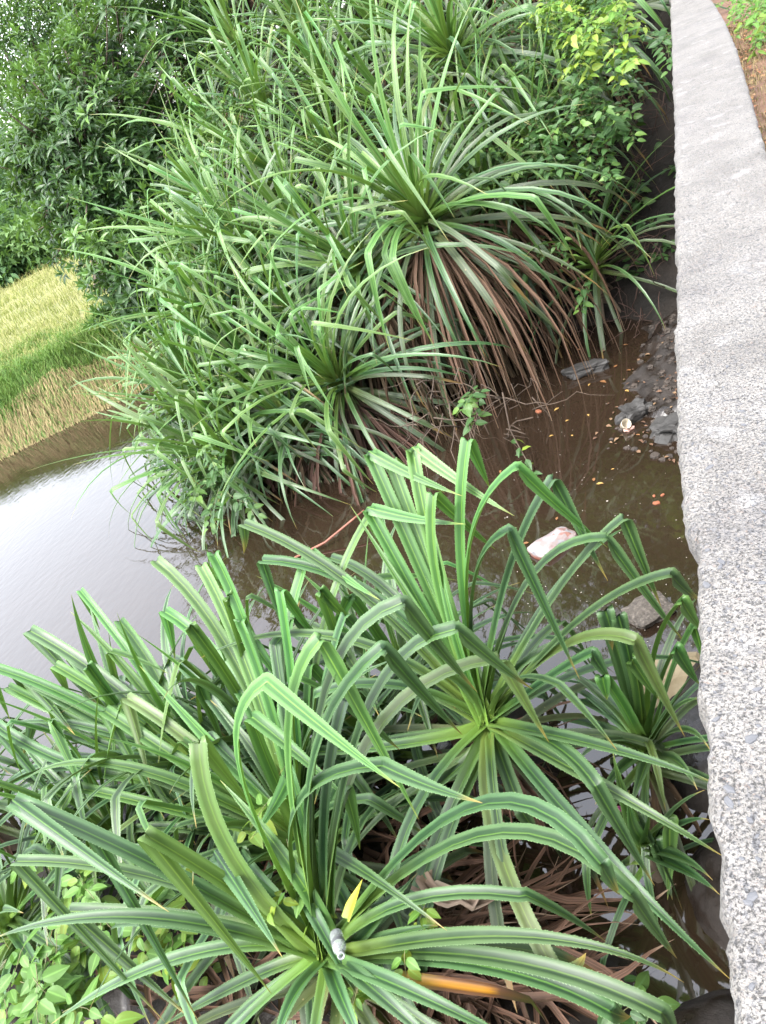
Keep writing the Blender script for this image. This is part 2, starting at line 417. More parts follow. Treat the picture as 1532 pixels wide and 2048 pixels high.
# the far bank of the creek, under the thicket
FRONT = [(-11.5, 18.0), (-10.6, 14.5), (-9.6, 12.0), (-8.4, 9.9), (-7.2, 8.7), (-5.4, 8.0), (-3.6, 8.6), (-2.2, 9.3), (-1.2, 9.5), (-0.6, 8.9), (-0.1, 8.4)]
def far_bank_z(x, y):
    d = y - lerp_tab(FRONT, x)
    dl = x + 11.2
    d = min(d, dl * 1.3)
    n = fbm(x, y, 0, 0.8) * 0.16
    if d < 0: return max(-0.85, d * 0.7) + n * 0.3
    return min(4.3, 0.18 + 0.62 * d) * smooth01(d / 0.5 + 0.25) + n
me = grid_mesh('far_bank', np.linspace(-12.5, -0.12, 64), np.linspace(6.4, 24, 70), far_bank_z, M_BANK)
tag(link_mesh('far_bank', me), kind='structure')

# mud along the foot of the wall and the ground the near plants stand on
BLOBS = [(-2.15, 0.75, 1.15, 0.34), (-3.0, 1.75, 0.95, 0.3), (-4.1, 2.1, 0.95, 0.28), (-1.75, 2.95, 0.45, 0.24), (-4.9, 0.7, 1.4, 0.35), (-1.3, 1.1, 0.85, 0.22), (-0.3, 1.0, 0.75, 0.4), (-0.3, 0.0, 1.6, 0.4), (-0.3, 3.1, 0.55, 0.3), (-0.15, 2.2, 0.42, 0.25)]
def near_bank_z(x, y):
    z = -0.5
    for bx, by, br, bh in BLOBS:
        q = math.hypot(x - bx, y - by) / br
        z = max(z, bh * 1.5 * (1 - q * q) - 0.02 if q < 1.6 else -0.5)
    z = min(z, 0.13 + 0.25 * z)
    if y > 6.0:
        z = max(z, 0.30 - 0.36 * (-0.14 - x) / (0.35 + 0.75 * smooth01((y - 6.0) / 1.6)) + fbm(x, y, 8, 3.5) * 0.06)
    elif y > 4.5:      # creek head: sloping stony mud below the wall
        z = max(z, 0.28 - 0.55 * (-0.14 - x) / 0.32)
    elif y > 3: z = max(z, 0.1 - (-0.14 - x) * 0.7)
    return z + fbm(x, y, 3, 1.6) * 0.1 + fbm(x, y, 5, 6) * 0.035
me = grid_mesh('near_bank', np.linspace(-6.6, -0.1, 130), np.linspace(-2.0, 9.0, 190), near_bank_z, M_MUD)
tag(link_mesh('mud_bank', me), kind='structure')

# meadow across the river
FE = [(-60, -22), (-30, -2), (-17.2, 6.3), (-13.0, 9.75), (-10.6, 11.4), (-8.5, 14.5), (-4, 20), (0, 30)]
def field_z(x, y):
    d = (y - lerp_tab(FE, x)) * 0.8
    n = fbm(x, y, 9, 0.5) * 0.12
    if d < 0: return max(-0.85, d * 1.6)
    return 0.95 * smooth01(d / (1.0 + .5 * fbm(x, y, 6, .6))) + fbm(x, y, 12, .7) * .22 * smooth01(d / .8) * max(0, 1 - d / 6) + n * smooth01(d) + max(0, d - 6) * 0.012
xs = np.concatenate([np.linspace(-160, -40, 14)[:-1], np.linspace(-40, -4, 110)])
ys = np.concatenate([np.linspace(-24, 4, 20)[:-1], np.linspace(4, 34, 90)[:-1], np.linspace(34, 200, 20)])
me = grid_mesh('meadow', xs, ys, field_z, M_FIELDSOIL)
tag(link_mesh('meadow', me), kind='structure')

# verge on the road side of the wall
def verge_z(x, y): return 2.52 + fbm(x, y, 2, 1.5) * 0.05 + fbm(x, y, 4, 8) * 0.015
me = grid_mesh('verge', np.linspace(0.18, 9, 60), np.linspace(-3, 26, 110), verge_z, M_REDSOIL)
tag(link_mesh('verge', me), kind='structure')

# the wall with its rough broad top
LEFT = [(-3, -0.09), (0.0, -0.092), (0.393, -0.098), (0.46, -0.102), (0.531, -0.107), (0.596, -0.111), (0.709, -0.115), (0.796, -0.121), (0.894, -0.125), (1.005, -0.122), (1.159, -0.114), (1.2, -0.114), (1.248, -0.121), (1.325, -0.135), (1.458, -0.145), (1.667, -0.149), (2.06, -0.149), (2.56, -0.142), (3.4, -0.142), (4.2, -0.136), (5.37, -0.135), (7.28, -0.139), (10.9, -0.142), (16, -0.3), (24, -1.2)]
RIGHT = [(-3, 0.24), (3.8, 0.223), (4.82, 0.244), (6.46, 0.273), (7.78, 0.272), (9.4, 0.244), (11, 0.20), (16, -0.02), (24, -0.9)]
WT = 3.0
def build_wall():
    ys = [-2.0]
    while ys[-1] < 24:
        y = ys[-1]
        ys.append(y + (0.05 if y < 0.25 else max(0.011, 0.0075 * math.hypot(y, 1.0) * (1 if y < 6 else 2.5))))
    us = list(np.linspace(0, 1, 27))
    V, F = [], []
    prof = [(-1, -3.6), (-1, -1.2), (-1, -0.4), (-1, -0.12), (-1, -0.05), (-1, -0.022), (-1, -0.008)]
    m = len(prof) * 2 + len(us)
    for y in ys:
        xl, xr = lerp_tab(LEFT, y), lerp_tab(RIGHT, y)
        jl = fbm(y, 0.3, 1, 3, 3) * 0.004 + fbm(y, 1.7, 1, 13, 6) * 0.010
        jr = fbm(y, 7.3, 1, 7, 4) * 0.008
        row = []
        for s, dz in prof:
            row.append((xl + jl - (0.0 if dz < -0.02 else -0.004) + fbm(y, dz, 2, 16) * 0.008 + (0.012 if dz < -0.1 else 0), y, WT + dz - 0.004))
        for u in us:
            x = xl + jl + 0.008 + (xr + jr - xl - jl - 0.016) * u
            z = WT + fbm(x, y, 0, 5, 3) * 0.006 + fbm(x, y, 0, 34, 4) * 0.0045 - 0.009 * max(0, abs(u - 0.5) * 2 - 0.9) * 10 * 0.6
            row.append((x, y, z))
        for s, dz in reversed(prof):
            row.append((xr + jr + (0.0 if dz < -0.02 else -0.004), y, WT + max(dz, -0.9) - 0.004 + (0 if dz > -0.9 else (dz + 0.9) * 0.02)))
        V += row
    for i in range(len(ys) - 1):
        for k in range(m - 1):
            a = i * m + k
            F.append((a, a + 1, a + 1 + m, a + m))
    n = len(ys)
    F.append(tuple(range(m))[::-1]); F.append(tuple((n - 1) * m + k for k in range(m)))
    F = [q[::-1] for q in F]
    return pymesh('creek_wall', V, F, M_WALL)
wall = link_mesh('creek_wall', build_wall())
tag(wall, 'broad weathered concrete creek wall running up the right edge of the photo', 'wall')
# larger grey aggregate stones standing a little proud of the worn top
chips = []
for k in range(6):
    n = random.randint(5, 7); V = []; 
    for ring, (rr, zz) in enumerate(((1.0, -0.004), (0.9, 0.0008), (0.55, 0.0018))):
        for i in range(n):
            q = 2 * math.pi * i / n + k
            r = rr * (0.75 + 0.5 * noise.noise(Vector((math.cos(q) * 2, math.sin(q) * 2, k * 3.1))) ) 
            V.append((r * math.cos(q) * 0.011, r * math.sin(q) * 0.007, zz))
    F = [(a * n + i, a * n + (i + 1) % n, (a + 1) * n + (i + 1) % n, (a + 1) * n + i) for a in range(2) for i in range(n)] + [tuple(range(2 * n, 3 * n))]
    chips.append(pymesh('aggregate_stone', V, F, M_CHIP, smooth=False))
for k in range(150):
    y = 0.42 + 1.5 * random.random() ** 1.6
    xl = lerp_tab(LEFT, y)
    x = xl + 0.015 + random.random() * 0.26
    z = WT + fbm(x, y, 0, 5, 3) * 0.006 + fbm(x, y, 0, 34, 4) * 0.0035
    o = link_mesh('stone', chips[k % 6], wall, (x, y, z + 0.0012))
    s = 0.35 + 0.9 * random.random() ** 2.2
    o.scale = (s, s, 0.7); o.rotation_euler = (random.uniform(-.1, .1), random.uniform(-.1, .1), random.uniform(0, 6.28))

# ================================================================== SCREW PINES
def centre_geo(P, W, side, cross=5, spines=0, base_w=1.25, taper=0.45, cup=0.16, twist=0.0, seed=0, fold_i=None, side2=None):
    """leaf blade along the centreline P (Vectors); side = width direction"""
    n = len(P)
    s = [0.0]
    for a, b in zip(P, P[1:]): s.append(s[-1] + (b - a).length)
    L = s[-1]
    V, F, UV = [], [], []
    us = {3: (0, .5, 1), 5: (0, .25, .5, .75, 1)}[cross]
    hs = {3: (cup, -cup * 0.5, cup), 5: (cup * 0.9, cup * 0.95, -cup * 0.55, cup * 0.95, cup * 0.9)}[cross]
    rows = []
    for i, p in enumerate(P):
        v = s[i] / L
        t = (P[min(i + 1, n - 1)] - P[max(i - 1, 0)]).normalized()
        sd = side
        if fold_i is not None and i > fold_i: sd = side.lerp(side2, min(1, (i - fold_i) / 2))
        sd = sd - t * sd.dot(t)
        if sd.length < 0.05: sd = t.orthogonal()
        sd.normalize()
        if twist: sd = Matrix.Rotation(twist * v, 3, t) @ sd
        nn = t.cross(sd)
        w = W * (1 + (base_w - 1) * max(0, 1 - v / 0.12))
        if v > taper: w *= max(0.015, 1 - ((v - taper) / (1 - taper)) ** 1.35)
        deep = 1 + 1.6 * max(0, 1 - v / 0.3)
        row = []
        for u, h in zip(us, hs):
            V.append(p + sd * ((u - .5) * w) + nn * (h * w * deep)); UV.append((u, v)); row.append(len(V) - 1)
        rows.append(row)
    for a, b in zip(rows, rows[1:]):
        for k in range(len(us) - 1): F.append((a[k], a[k + 1], b[k + 1], b[k]))
    if spines:
        r = random.Random(seed)
        step = spines; q = 0.05 * L
        i = 0
        while q < L * 0.97:
            while s[i + 1] < q: i += 1
            f = (q - s[i]) / (s[i + 1] - s[i]); v = q / L
            for e, sg in ((0, 0), (len(us) - 1, 1)):
                a = V[rows[i][e]].lerp(V[rows[i + 1][e]], f)
                inn = V[rows[i][e + (1 if e == 0 else -1)]].lerp(V[rows[i + 1][e + (1 if e == 0 else -1)]], f)
                t = (V[rows[i + 1][e]] - V[rows[i][e]]).normalized()
                o = (a - inn)
                if o.length < 0.004: continue
                o.normalize()
                hgt = W * 0.045 * r.uniform(.4, 1.3)
                k = len(V)
                V += [a - t * step * 0.28 - o * .0005, a + t * step * 0.2 - o * .0005, a + o * hgt + t * step * 0.35]
                uu = -0.03 if e == 0 else 1.03
                UV += [(uu, v), (uu, v), (-0.1 if e == 0 else 1.1, v)]
                F.append((k, k + 1, k + 2))
            q += step * r.uniform(.55, 1.5)
    return V, F, UV

def bez(a, c, b, n):
    return [a * ((1 - t) ** 2) + c * (2 * t * (1 - t)) + b * (t * t) for t in [i / n for i in range(n + 1)]]

def local_leaf(elev, L, W, fold, hang, arch, cross=3, spines=0, seed=0, nseg=(7, 5), sway=0.0, taper=0.45):
    """leaf in local axes, growing out along +X: arch = how many radians it bows over before the fold; fold = None for an unfolded leaf"""
    P = [Vector((0.02, 0, 0))]
    d1 = fold if fold else 1.0
    n1 = nseg[0] if fold else nseg[0] + nseg[1]
    e = elev + arch * 0.35
    yaw = 0.0
    for i in range(n1):
        f = (i + .5) / n1
        ee = e - arch * (f ** 1.5) * (1.35 if fold else 2.0)
        yaw = sway * f
        P.append(P[-1] + Vector((math.cos(ee) * math.cos(yaw), math.cos(ee) * math.sin(yaw), math.sin(ee))) * (L * d1 / n1))
    if fold:
        ee = hang
        for i in range(nseg[1]):
            g = ee - 0.25 * i / nseg[1]
            st = L * (1 - fold) / nseg[1]
            if i == 0:
                P.append(P[-1] + Vector((math.cos(ee * .3 + e * .3), 0, math.sin(ee * .3 + e * .1))) * 0.018 * L)
            P.append(P[-1] + Vector((math.cos(g), math.sin(yaw) * .5, math.sin(g))) * st)
    return centre_geo(P, W, Vector((0, 1, 0)), cross, spines, seed=seed, taper=taper, twist=random.uniform(-.25, .25))

# -------- library for the thicket across the creek (shared mesh data)
LIB = {}
for klass, mat, e0, e1, cnt in (('inner', M_YOUNG, 62, 84, 12), ('mid', M_MATURE, 25, 60, 16), ('outer', M_MATURE, -8, 24, 14), ('low', M_OLD, -45, -8, 12), ('dead', M_DEAD, -75, -25, 10)):
    LIB[klass] = []
    for k in range(cnt):
        el = R(random.uniform(e0, e1))
        L = random.uniform(1.3, 1.8)
        folded = random.random() < {'inner': .6, 'mid': .5, 'outer': .22, 'low': .1, 'dead': .3}[klass]
        fold = random.uniform(.55, .74) if folded else None
        arch = {'inner': random.uniform(.05, .35), 'mid': random.uniform(.4, .85), 'outer': random.uniform(.75, 1.15), 'low': random.uniform(.55, .8), 'dead': random.uniform(.4, .9)}[klass]
        hang = R(random.uniform(-85, -50)) if klass != 'inner' else R(random.uniform(-75, -15))
        V, F, UV = local_leaf(el, L, random.uniform(.033, .049), fold, hang, arch, 3, 0, k, (6, 4), random.uniform(-.25, .25), fold or .5)
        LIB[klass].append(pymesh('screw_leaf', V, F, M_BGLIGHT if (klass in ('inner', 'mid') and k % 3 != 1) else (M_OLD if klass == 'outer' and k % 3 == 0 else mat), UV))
# -------- fill leaves for the near plants, with prickles
LIBN = {}
for klass, mat, e0, e1, cnt in (('inner', M_YOUNG, 60, 82, 6), ('mid', M_MATURE, 25, 60, 9), ('outer', M_MATURE, -5, 25, 9), ('low', M_OLD, -30, -5, 6)):
    LIBN[klass] = []
    for k in range(cnt):
        el = R(random.uniform(e0, e1))
        L = random.uniform(1.25, 1.65)
        fold = random.uniform(.58, .74) if random.random() < .75 else None
        arch = {'inner': random.uniform(.05, .3), 'mid': random.uniform(.3, .8), 'outer': random.uniform(.5, .9), 'low': random.uniform(.4, .7)}[klass]
        V, F, UV = local_leaf(el, L, random.uniform(.056, .074), fold, R(random.uniform(-75, -30)), arch, 5, 0.016, k, (9, 6), random.uniform(-.25, .25), (fold or .52) + .02)
        LIBN[klass].append(pymesh('screw_leaf', V, F, mat, UV))

def trunk(parent, foot, top, r=0.055, mat=M_BARK):
    P = bez(foot, Vector((foot.x, foot.y, (foot.z + top.z) / 2)).lerp(top, .25), top, 6)
    parts = [tube_geo(P, [r * (1.25 - .3 * i / 6) for i in range(7)], 8)]
    for k in range(4):     # prop roots
        q = random.uniform(0, 6.28); h = P[2 + k % 2]
        f2 = foot + Vector((math.cos(q) * .28, math.sin(q) * .28, -.15))
        parts.append(tube_geo(bez(h, h.lerp(f2, .5) + Vector((math.cos(q), math.sin(q), .3)) * .08, f2, 4), [r * .3] * 5, 5))
    V, F = join_geo(parts)
    inv = parent.location
    return link_mesh('trunk', pymesh('trunk', [v - inv for v in V], F, mat), parent)

def skirt(parent, n, L, out=1.0, axis=None, az0=None, spread=3.14):
    """withered leaves hanging under the crown, joined (a few pixels wide each)"""
    V, F, UV, T = [], [], [], []
    for k in range(n):
        az = random.uniform(0, 6.28) if az0 is None else az0 + random.uniform(-spread, spread)
        el = R(random.uniform(-50, 15)); l = L * random.uniform(.6, 1.15)
        P = [Vector((0, 0, -0.08 - random.random() * .35))]
        rd = Vector((math.cos(az), math.sin(az), 0))
        e = el
        for i in range(6):
            e = e + (R(-86) - e) * (0.25 + .1 * i)
            P.append(P[-1] + (rd * math.cos(e) * out + Z * math.sin(e)) * (l / 6) + Vector((random.uniform(-.02, .02), random.uniform(-.02, .02), 0)))
        side = Vector((-rd.y, rd.x, 0)).lerp(rd, random.uniform(-.8, .8)).normalized()
        v, f, u = centre_geo(P, random.uniform(.022, .045), side, 3, 0, 1.0, .4, random.uniform(.1, .5), random.uniform(-1, 1))
        o = len(V); V += v; UV += u; F += [tuple(i + o for i in q) for q in f]
    ob = link_mesh('dead_leaf_skirt', pymesh('dead_leaf_skirt', V, F, M_DEAD, UV), parent)
    tag(ob, 'brown withered leaves hanging under the crown', kind='stuff')
    return ob

def crown(parent, lib, counts, scale, tilt, leanaz, az_list=None):
    """leaves set in a spiral round a leaning axis"""
    A = Matrix.Rotation(leanaz, 4, 'Z') @ Matrix.Rotation(tilt, 4, 'Y') @ Matrix.Rotation(-leanaz, 4, 'Z')
    az = random.uniform(0, 6.28)
    zoff = 0.06
    for klass, n in counts:
        for k in range(n):
            az += 2.39996 + random.uniform(-.25, .25)
            zoff -= 0.26 / sum(c for _, c in counts)
            o = link_mesh('leaf', random.choice(lib[klass]), parent)
            s = scale * random.uniform(.82, 1.12)
            o.matrix_local = A @ Matrix.Translation((0, 0, zoff)) @ Matrix.Rotation(az, 4, 'Z') @ Matrix.Rotation(random.uniform(-.12, .12), 4, 'Y') @ Matrix.Rotation(random.uniform(-.2, .2), 4, 'X') @ Matrix.Scale(s, 4)

# -------- the thicket: where each crown shows, stepped up the far bank
HEADS = [(470, -60), (570, -50), (720, -60), (860, -110), (1010, -50), (906, 112), (760, 70), (610, 60), (490, 105), (660, 190), (540, 235), (480, 305), (810, 250), (960, 255), (690, 335), (570, 370), (450, 415), (847, 440), (980, 390), (505, 505), (725, 540), (612, 480), (465, 550), (430, 630), (465, 640), (600, 650), (450, 715), (680, 765), (530, 765), (430, 780), (430, 815), (485, 855), (480, 925), (590, 860), (425, 900), (1120, 130), (1070, 300), (1185, 30), (480, -190), (680, -180), (880, -230), (1090, -150), (430, -130)]
def find_surface(px, py, fz, h, d0=6.0, d1=24.0):
    d = d0
    while d < d1:
        p = at(px, py, d)
        if p.z < fz(p.x, p.y) + h: return p
        d += 0.05
    return at(px, py, 14.0)
hd = []
for px, py in HEADS:
    p = find_surface(px, py, far_bank_z, {(847, 440): 2.35, (725, 540): 1.9, (906, 112): 2.1, (505, 505): 1.5, (680, 765): 1.6}.get((px, py)) or random.uniform(1.15, 1.4))
    up = (-.42 * (px - 766) + .907 * (1024 - py)); ac = .907 * (px - 766) + .42 * (1024 - py)
    hd.append((up, ac, px, py, p))
hd.sort(key=lambda q: q[0])
tiers = [hd[0:7], hd[7:14], hd[14:22], hd[22:30], hd[30:38], hd[38:]]
ORD = ['first', 'second', 'third', 'fourth', 'fifth', 'sixth', 'seventh', 'eighth', 'ninth', 'tenth', 'eleventh', 'twelfth', 'thirteenth', 'fourteenth', 'fifteenth', 'sixteenth', 'seventeenth', 'eighteenth']
TN = ['lowest tier just above the water', 'second tier above the water', 'third tier above the water', 'fourth tier up the bank', 'fifth tier up the bank', 'topmost tier of the bank']
SPECIAL = {(847, 440): 'screw pine with wide arching leaves and the largest brown skirt, thicket centre', (906, 112): 'screw pine beside the leafy climber, pale ribbed fan at the top of the thicket', (725, 540): 'screw pine whose dark heart opens over the hanging brown leaves', (480, 925): 'lowest screw pine dipping its leaf tips into the pale river', (425, 900): 'leftmost low screw pine sprawling over the river at the thicket corner'}
for ti, tier in enumerate(tiers):
    tier.sort(key=lambda q: q[1])
    for k, (up, ac, px, py, p) in enumerate(tier):
        root = empty('screw_pine', p)
        lab = SPECIAL.get((px, py)) or 'green screw pine, %s from the left in the %s' % (ORD[k], TN[ti])
        tag(root, lab, 'screw pine', 'screw pines in the thicket across the creek')
        lean = math.atan2(-0.8, -0.25) + random.uniform(-.5, .5)
        nsk = 120 if (px, py) in ((847, 440), (725, 540), (680, 765), (980, 390)) else 42
        star = (px, py) in ((847, 440), (725, 540), (906, 112), (505, 505), (680, 765), (480, 925))
        big = 1.22 if (px, py) == (847, 440) else 1.05 if star else 1.0
        crown(root, LIB, (('inner', 16 if star else 12), ('mid', 26), ('outer', 40 if star else 32), ('low', 30 if nsk > 50 else 20), ('dead', 9)), random.uniform(1.1, 1.32) * big, R(random.uniform(30, 40) if star else random.uniform(16, 32)), -1.55 if star else lean)
        zt = far_bank_z(p.x, p.y + .35)
        trunk(root, Vector((p.x + .05, p.y + .35, min(zt, p.z - .3) - .1)), p.copy(), .06)
        skirt(root, nsk, 2.35 if nsk > 50 else 1.4, 1.4 if nsk > 50 else 1.1, None, lean, 1.7)
# a half-withered crown whose blades hang to the dark water
p = at(880, 560, 9.5)
root = empty('screw_pine', p)
tag(root, 'half-withered screw pine whose long blades hang straight down to the dark creek', 'screw pine', 'screw pines in the thicket across the creek')
crown(root, LIB, (('low', 22), ('dead', 26)), 1.25, R(8), -1.9)
skirt(root, 150, 2.0, 1.2, None, -1.9, 1.8)
trunk(root, Vector((p.x, p.y + .7, far_bank_z(p.x, p.y + .7) - .1)), p.copy(), .06)
# the lone plant in the shade at the foot of the wall
p = at(1189, 522, 9.3)
root = empty('screw_pine', p)
tag(root, 'single dark screw pine spreading over the shaded creek head beside the wall', 'screw pine', 'screw pines in the thicket across the creek')
crown(root, {'inner': LIB['inner'][:4] + LIB['mid'][:4], 'mid': LIB['mid'], 'outer': LIB['outer'], 'low': LIB['low']}, (('inner', 7), ('mid', 12), ('outer', 16), ('low', 14)), 1.1, R(14), -2.0)
trunk(root, Vector((p.x, p.y + .2, 0.1)), p.copy(), .055)

# -------- near plants: traced leaves
STAT = []
def solve_on_sphere(c, L, px, py, e_target):
    d = ray(px, py); o = EYE - c
    a = d.dot(d); b = 2 * o.dot(d); cc = o.dot(o) - L * L
    disc = b * b - 4 * a * cc
    if disc <= 0:
        t = -b / (2 * a); return EYE + d * t
    best = None
    for sg in (-1, 1):
        t = (-b + sg * math.sqrt(disc)) / (2 * a)
        q = EYE + d * t
        el = math.atan2(q.z - c.z, math.hypot(q.x - c.x, q.y - c.y))
        sc = abs(el - e_target)
        if best is None or sc < best[0]: best = (sc, q)
    return best[1]
def to_px(w):
    v = w - EYE
    c = Vector((RX.x * v.x + RY.x * v.y + RZ.x * v.z, RX.y * v.x + RY.y * v.y + RZ.y * v.z, RX.z * v.x + RY.z * v.y + RZ.z * v.z))
    return PH_W / 2 + PH_F * c.x / -c.z, PH_H / 2 - PH_F * c.y / -c.z
def nearest_on_ray(px, py, q):
    d = ray(px, py); return EYE + d * ((q - EYE).dot(d) / d.dot(d))
UPX = (-.42, -.907)
def traced_leaf(parent, fold=None, tip=None, mid=None, L=1.1, L2=.6, W=.078, mat=None, e=None, et=None, base=(0, 0, 0), label=None, name='leaf', seed=0, kink=1.0, root=None):
    H = parent.location + Vector(base) if root is None else Vector(root)
    hx, hy = to_px(H)
    end = fold or tip
    dx, dy = end[0] - hx, end[1] - hy
    c = (dx * UPX[0] + dy * UPX[1]) / max(1, math.hypot(dx, dy))
    if e is None: e = 42 + 30 * c if fold else 15 + 20 * c
    E = solve_on_sphere(H, L, end[0], end[1], R(e))
    el = math.atan2(E.z - H.z, math.hypot(E.x - H.x, E.y - H.y))
    M = H.lerp(E, .5) + Z * (E - H).length * ((.03 + .09 * max(0, math.cos(el))) if fold else .24)
    if mid: 
        M2 = nearest_on_ray(mid[0], mid[1], M)
        M = M2
    C = M * 2 - (H + E) * .5
    P = bez(H, C, E, 12 if fold else 20)
    rh = Vector((E.x - H.x, E.y - H.y, 0))
    if rh.length < .12: rh = Vector((ray(*end).x, ray(*end).y, 0))
    side = Z.cross(rh).normalized()
    if fold and tip:
        if et is None: et = -50
        T = solve_on_sphere(E, L2, tip[0], tip[1], R(et))
        m2 = E.lerp(T, .5) - Z * .02
        Q = bez(E, m2 * 2 - (E + T) * .5, T, 9)
        # a small rounded knuckle at the crease
        t0 = (P[-1] - P[-2]).normalized()
        nf = len(P)
        P = P[:-1] + [E - t0 * .006, E - Z * .002] + [E.lerp(Q[1], .12)] + Q[1:]
        ft = (T - E).normalized(); fs = ft.cross((E - EYE).normalized()).normalized()
        if fs.dot(side) < 0: fs = -fs
        flap_side = side.lerp(fs, .72).normalized()
    tp_ = (E - H).length * 1.04 / ((E - H).length * 1.04 + (T - E).length) if fold and tip else (.9 if fold else .5)
    v, f, u = centre_geo(P, W * .86, side, 5, 0.015, 1.3, tp_, .15, random.uniform(-.15, .15), seed, (nf if fold and tip else None), (flap_side if fold and tip else None))
    inv = parent.location
    if mat is None:
        mat = M_YOUNG if el > R(62) or (parent['label'][0:14] in ('screw pine clo', 'screw pine at ') and random.random() < .5) else M_MATURE
    o = link_mesh(name, pymesh(name, [q - inv for q in v], f, mat, u), parent)
    if label: o['label'] = label
    STAT.append((parent['label'][:20], tuple(map(int, end)), round((E - H).length, 2), round(math.degrees(el)), round((T - E).length, 2) if fold and tip else None))
    return o

def near_plant(px, py, z, label, leaves, fill, scale=1.0, tilt=.15, lean=1.0, nsk=26, foot=None, tr=.07):
    H = on_z(px, py, z)
    root = empty('screw_pine', H)
    tag(root, label, 'screw pine', 'screw pines on the near bank')
    for i, lf in enumerate(leaves):
        lf = dict(lf)
        i_ = i / max(1, len(leaves))
        traced_leaf(root, base=(random.uniform(-.02, .02), random.uniform(-.02, .02), .05 - .14 * i_), seed=i, **lf)
    crown(root, LIBN, fill, scale, tilt, lean)
    gz = near_bank_z(H.x, H.y) - .15
    trunk(root, foot or Vector((H.x + .03, H.y + .06, gz)), H - Z * .05, tr)
    if nsk: skirt(root, nsk, .8)
    return root
def F(fold, tip=None, mid=None, **k): return dict(fold=fold, tip=tip, mid=mid, **k)
def U(tip, mid=None, **k): return dict(fold=None, tip=tip, mid=mid, **k)

B_LEAVES = [
    F((738, 903), (925, 992), (838, 1130), L=1.45, e=66, et=-25, mat=M_YOUNG), F((783, 924), (890, 985), (866, 1150), L=1.4, e=68, et=-30, mat=M_YOUNG),
    F((825, 895), (1029, 1032), (880, 1150), L=1.45, e=68, et=-30), F((735, 1015), (931, 1048), (850, 1225), L=1.25, e=62, et=-15, mat=M_YOUNG),
    F((935, 879), (980, 977), (926, 1150), L=1.5, e=70, et=-55, L2=.4), F((866, 988), (991, 1099), (885, 1200), L=1.3, e=78, et=-35, mat=M_YOUNG),
    F((1033, 934), (1215, 1095), (935, 1130), L=1.5, e=72, et=-45, L2=.75), F((1106, 957), (1216, 1162), (1010, 1175), L=1.4, e=62, et=-60),
    F((1018, 1060), (1160, 1360), (945, 1190), L=1.25, e=76, et=-50, L2=.8, mat=M_MATURE), F((1212, 1076), (1374, 1291), (1050, 1175), L=1.25, e=62, et=-50, L2=.75),
    F((1248, 1036), (1323, 1215), (1105, 1200), L=1.35, e=52, et=-65), F((1341, 1148), (1402, 1200), (1150, 1250), L=1.35, e=45, et=-50, L2=.3),
    F((1270, 1281), (1370, 1474), (1120, 1298), L=1.1, e=50, et=-55, L2=.65), F((1184, 1306), (1223, 1362), (1090, 1362), L=.85, e=38, L2=.25),
    U((1450, 1575), (1205, 1493), L=1.35, e=8), U((1450, 1715), (1200, 1568), L=1.3, e=0), U((1462, 1960), (1190, 1688), L=1.5, e=-8),
    F((1192, 1572), (1309, 1771), (1090, 1478), L=.95, e=36, et=-55, L2=.6, W=.085), F((1044, 1623), (1080, 1675), (1012, 1540), L=.6, e=30, L2=.25, W=.08),
    F((1120, 1960), (1172, 1906), (985, 1650), L=1.3, e=-8, et=10, L2=.22, W=.08), U((735, 2065), (880, 1665), L=1.6, e=-22),
    U((473, 1498), (720, 1498), L=1.45, e=10), U((400, 1316), (690, 1278), L=1.6, e=22), U((784, 1640), (905, 1545), L=.8, e=-10),
    F((487, 1047), (487, 1108), (735, 1195), L=1.75, e=44, L2=.25), F((523, 1120), (578, 1290), (765, 1205), L=1.55, e=44, et=-70, L2=.55), 
    F((659, 1114), (735, 1308), (810, 1215), L=1.4, e=50, et=-70, L2=.55), U((860, 1000), (905, 1250), L=1.3, e=75, mat=M_YOUNG, W=.05), U((700, 1010), (840, 1230), L=1.3, e=70, mat=M_YOUNG, W=.05),
    F((806, 1335), (690, 1440), (900, 1370), L=.75, e=35, L2=.45),
]
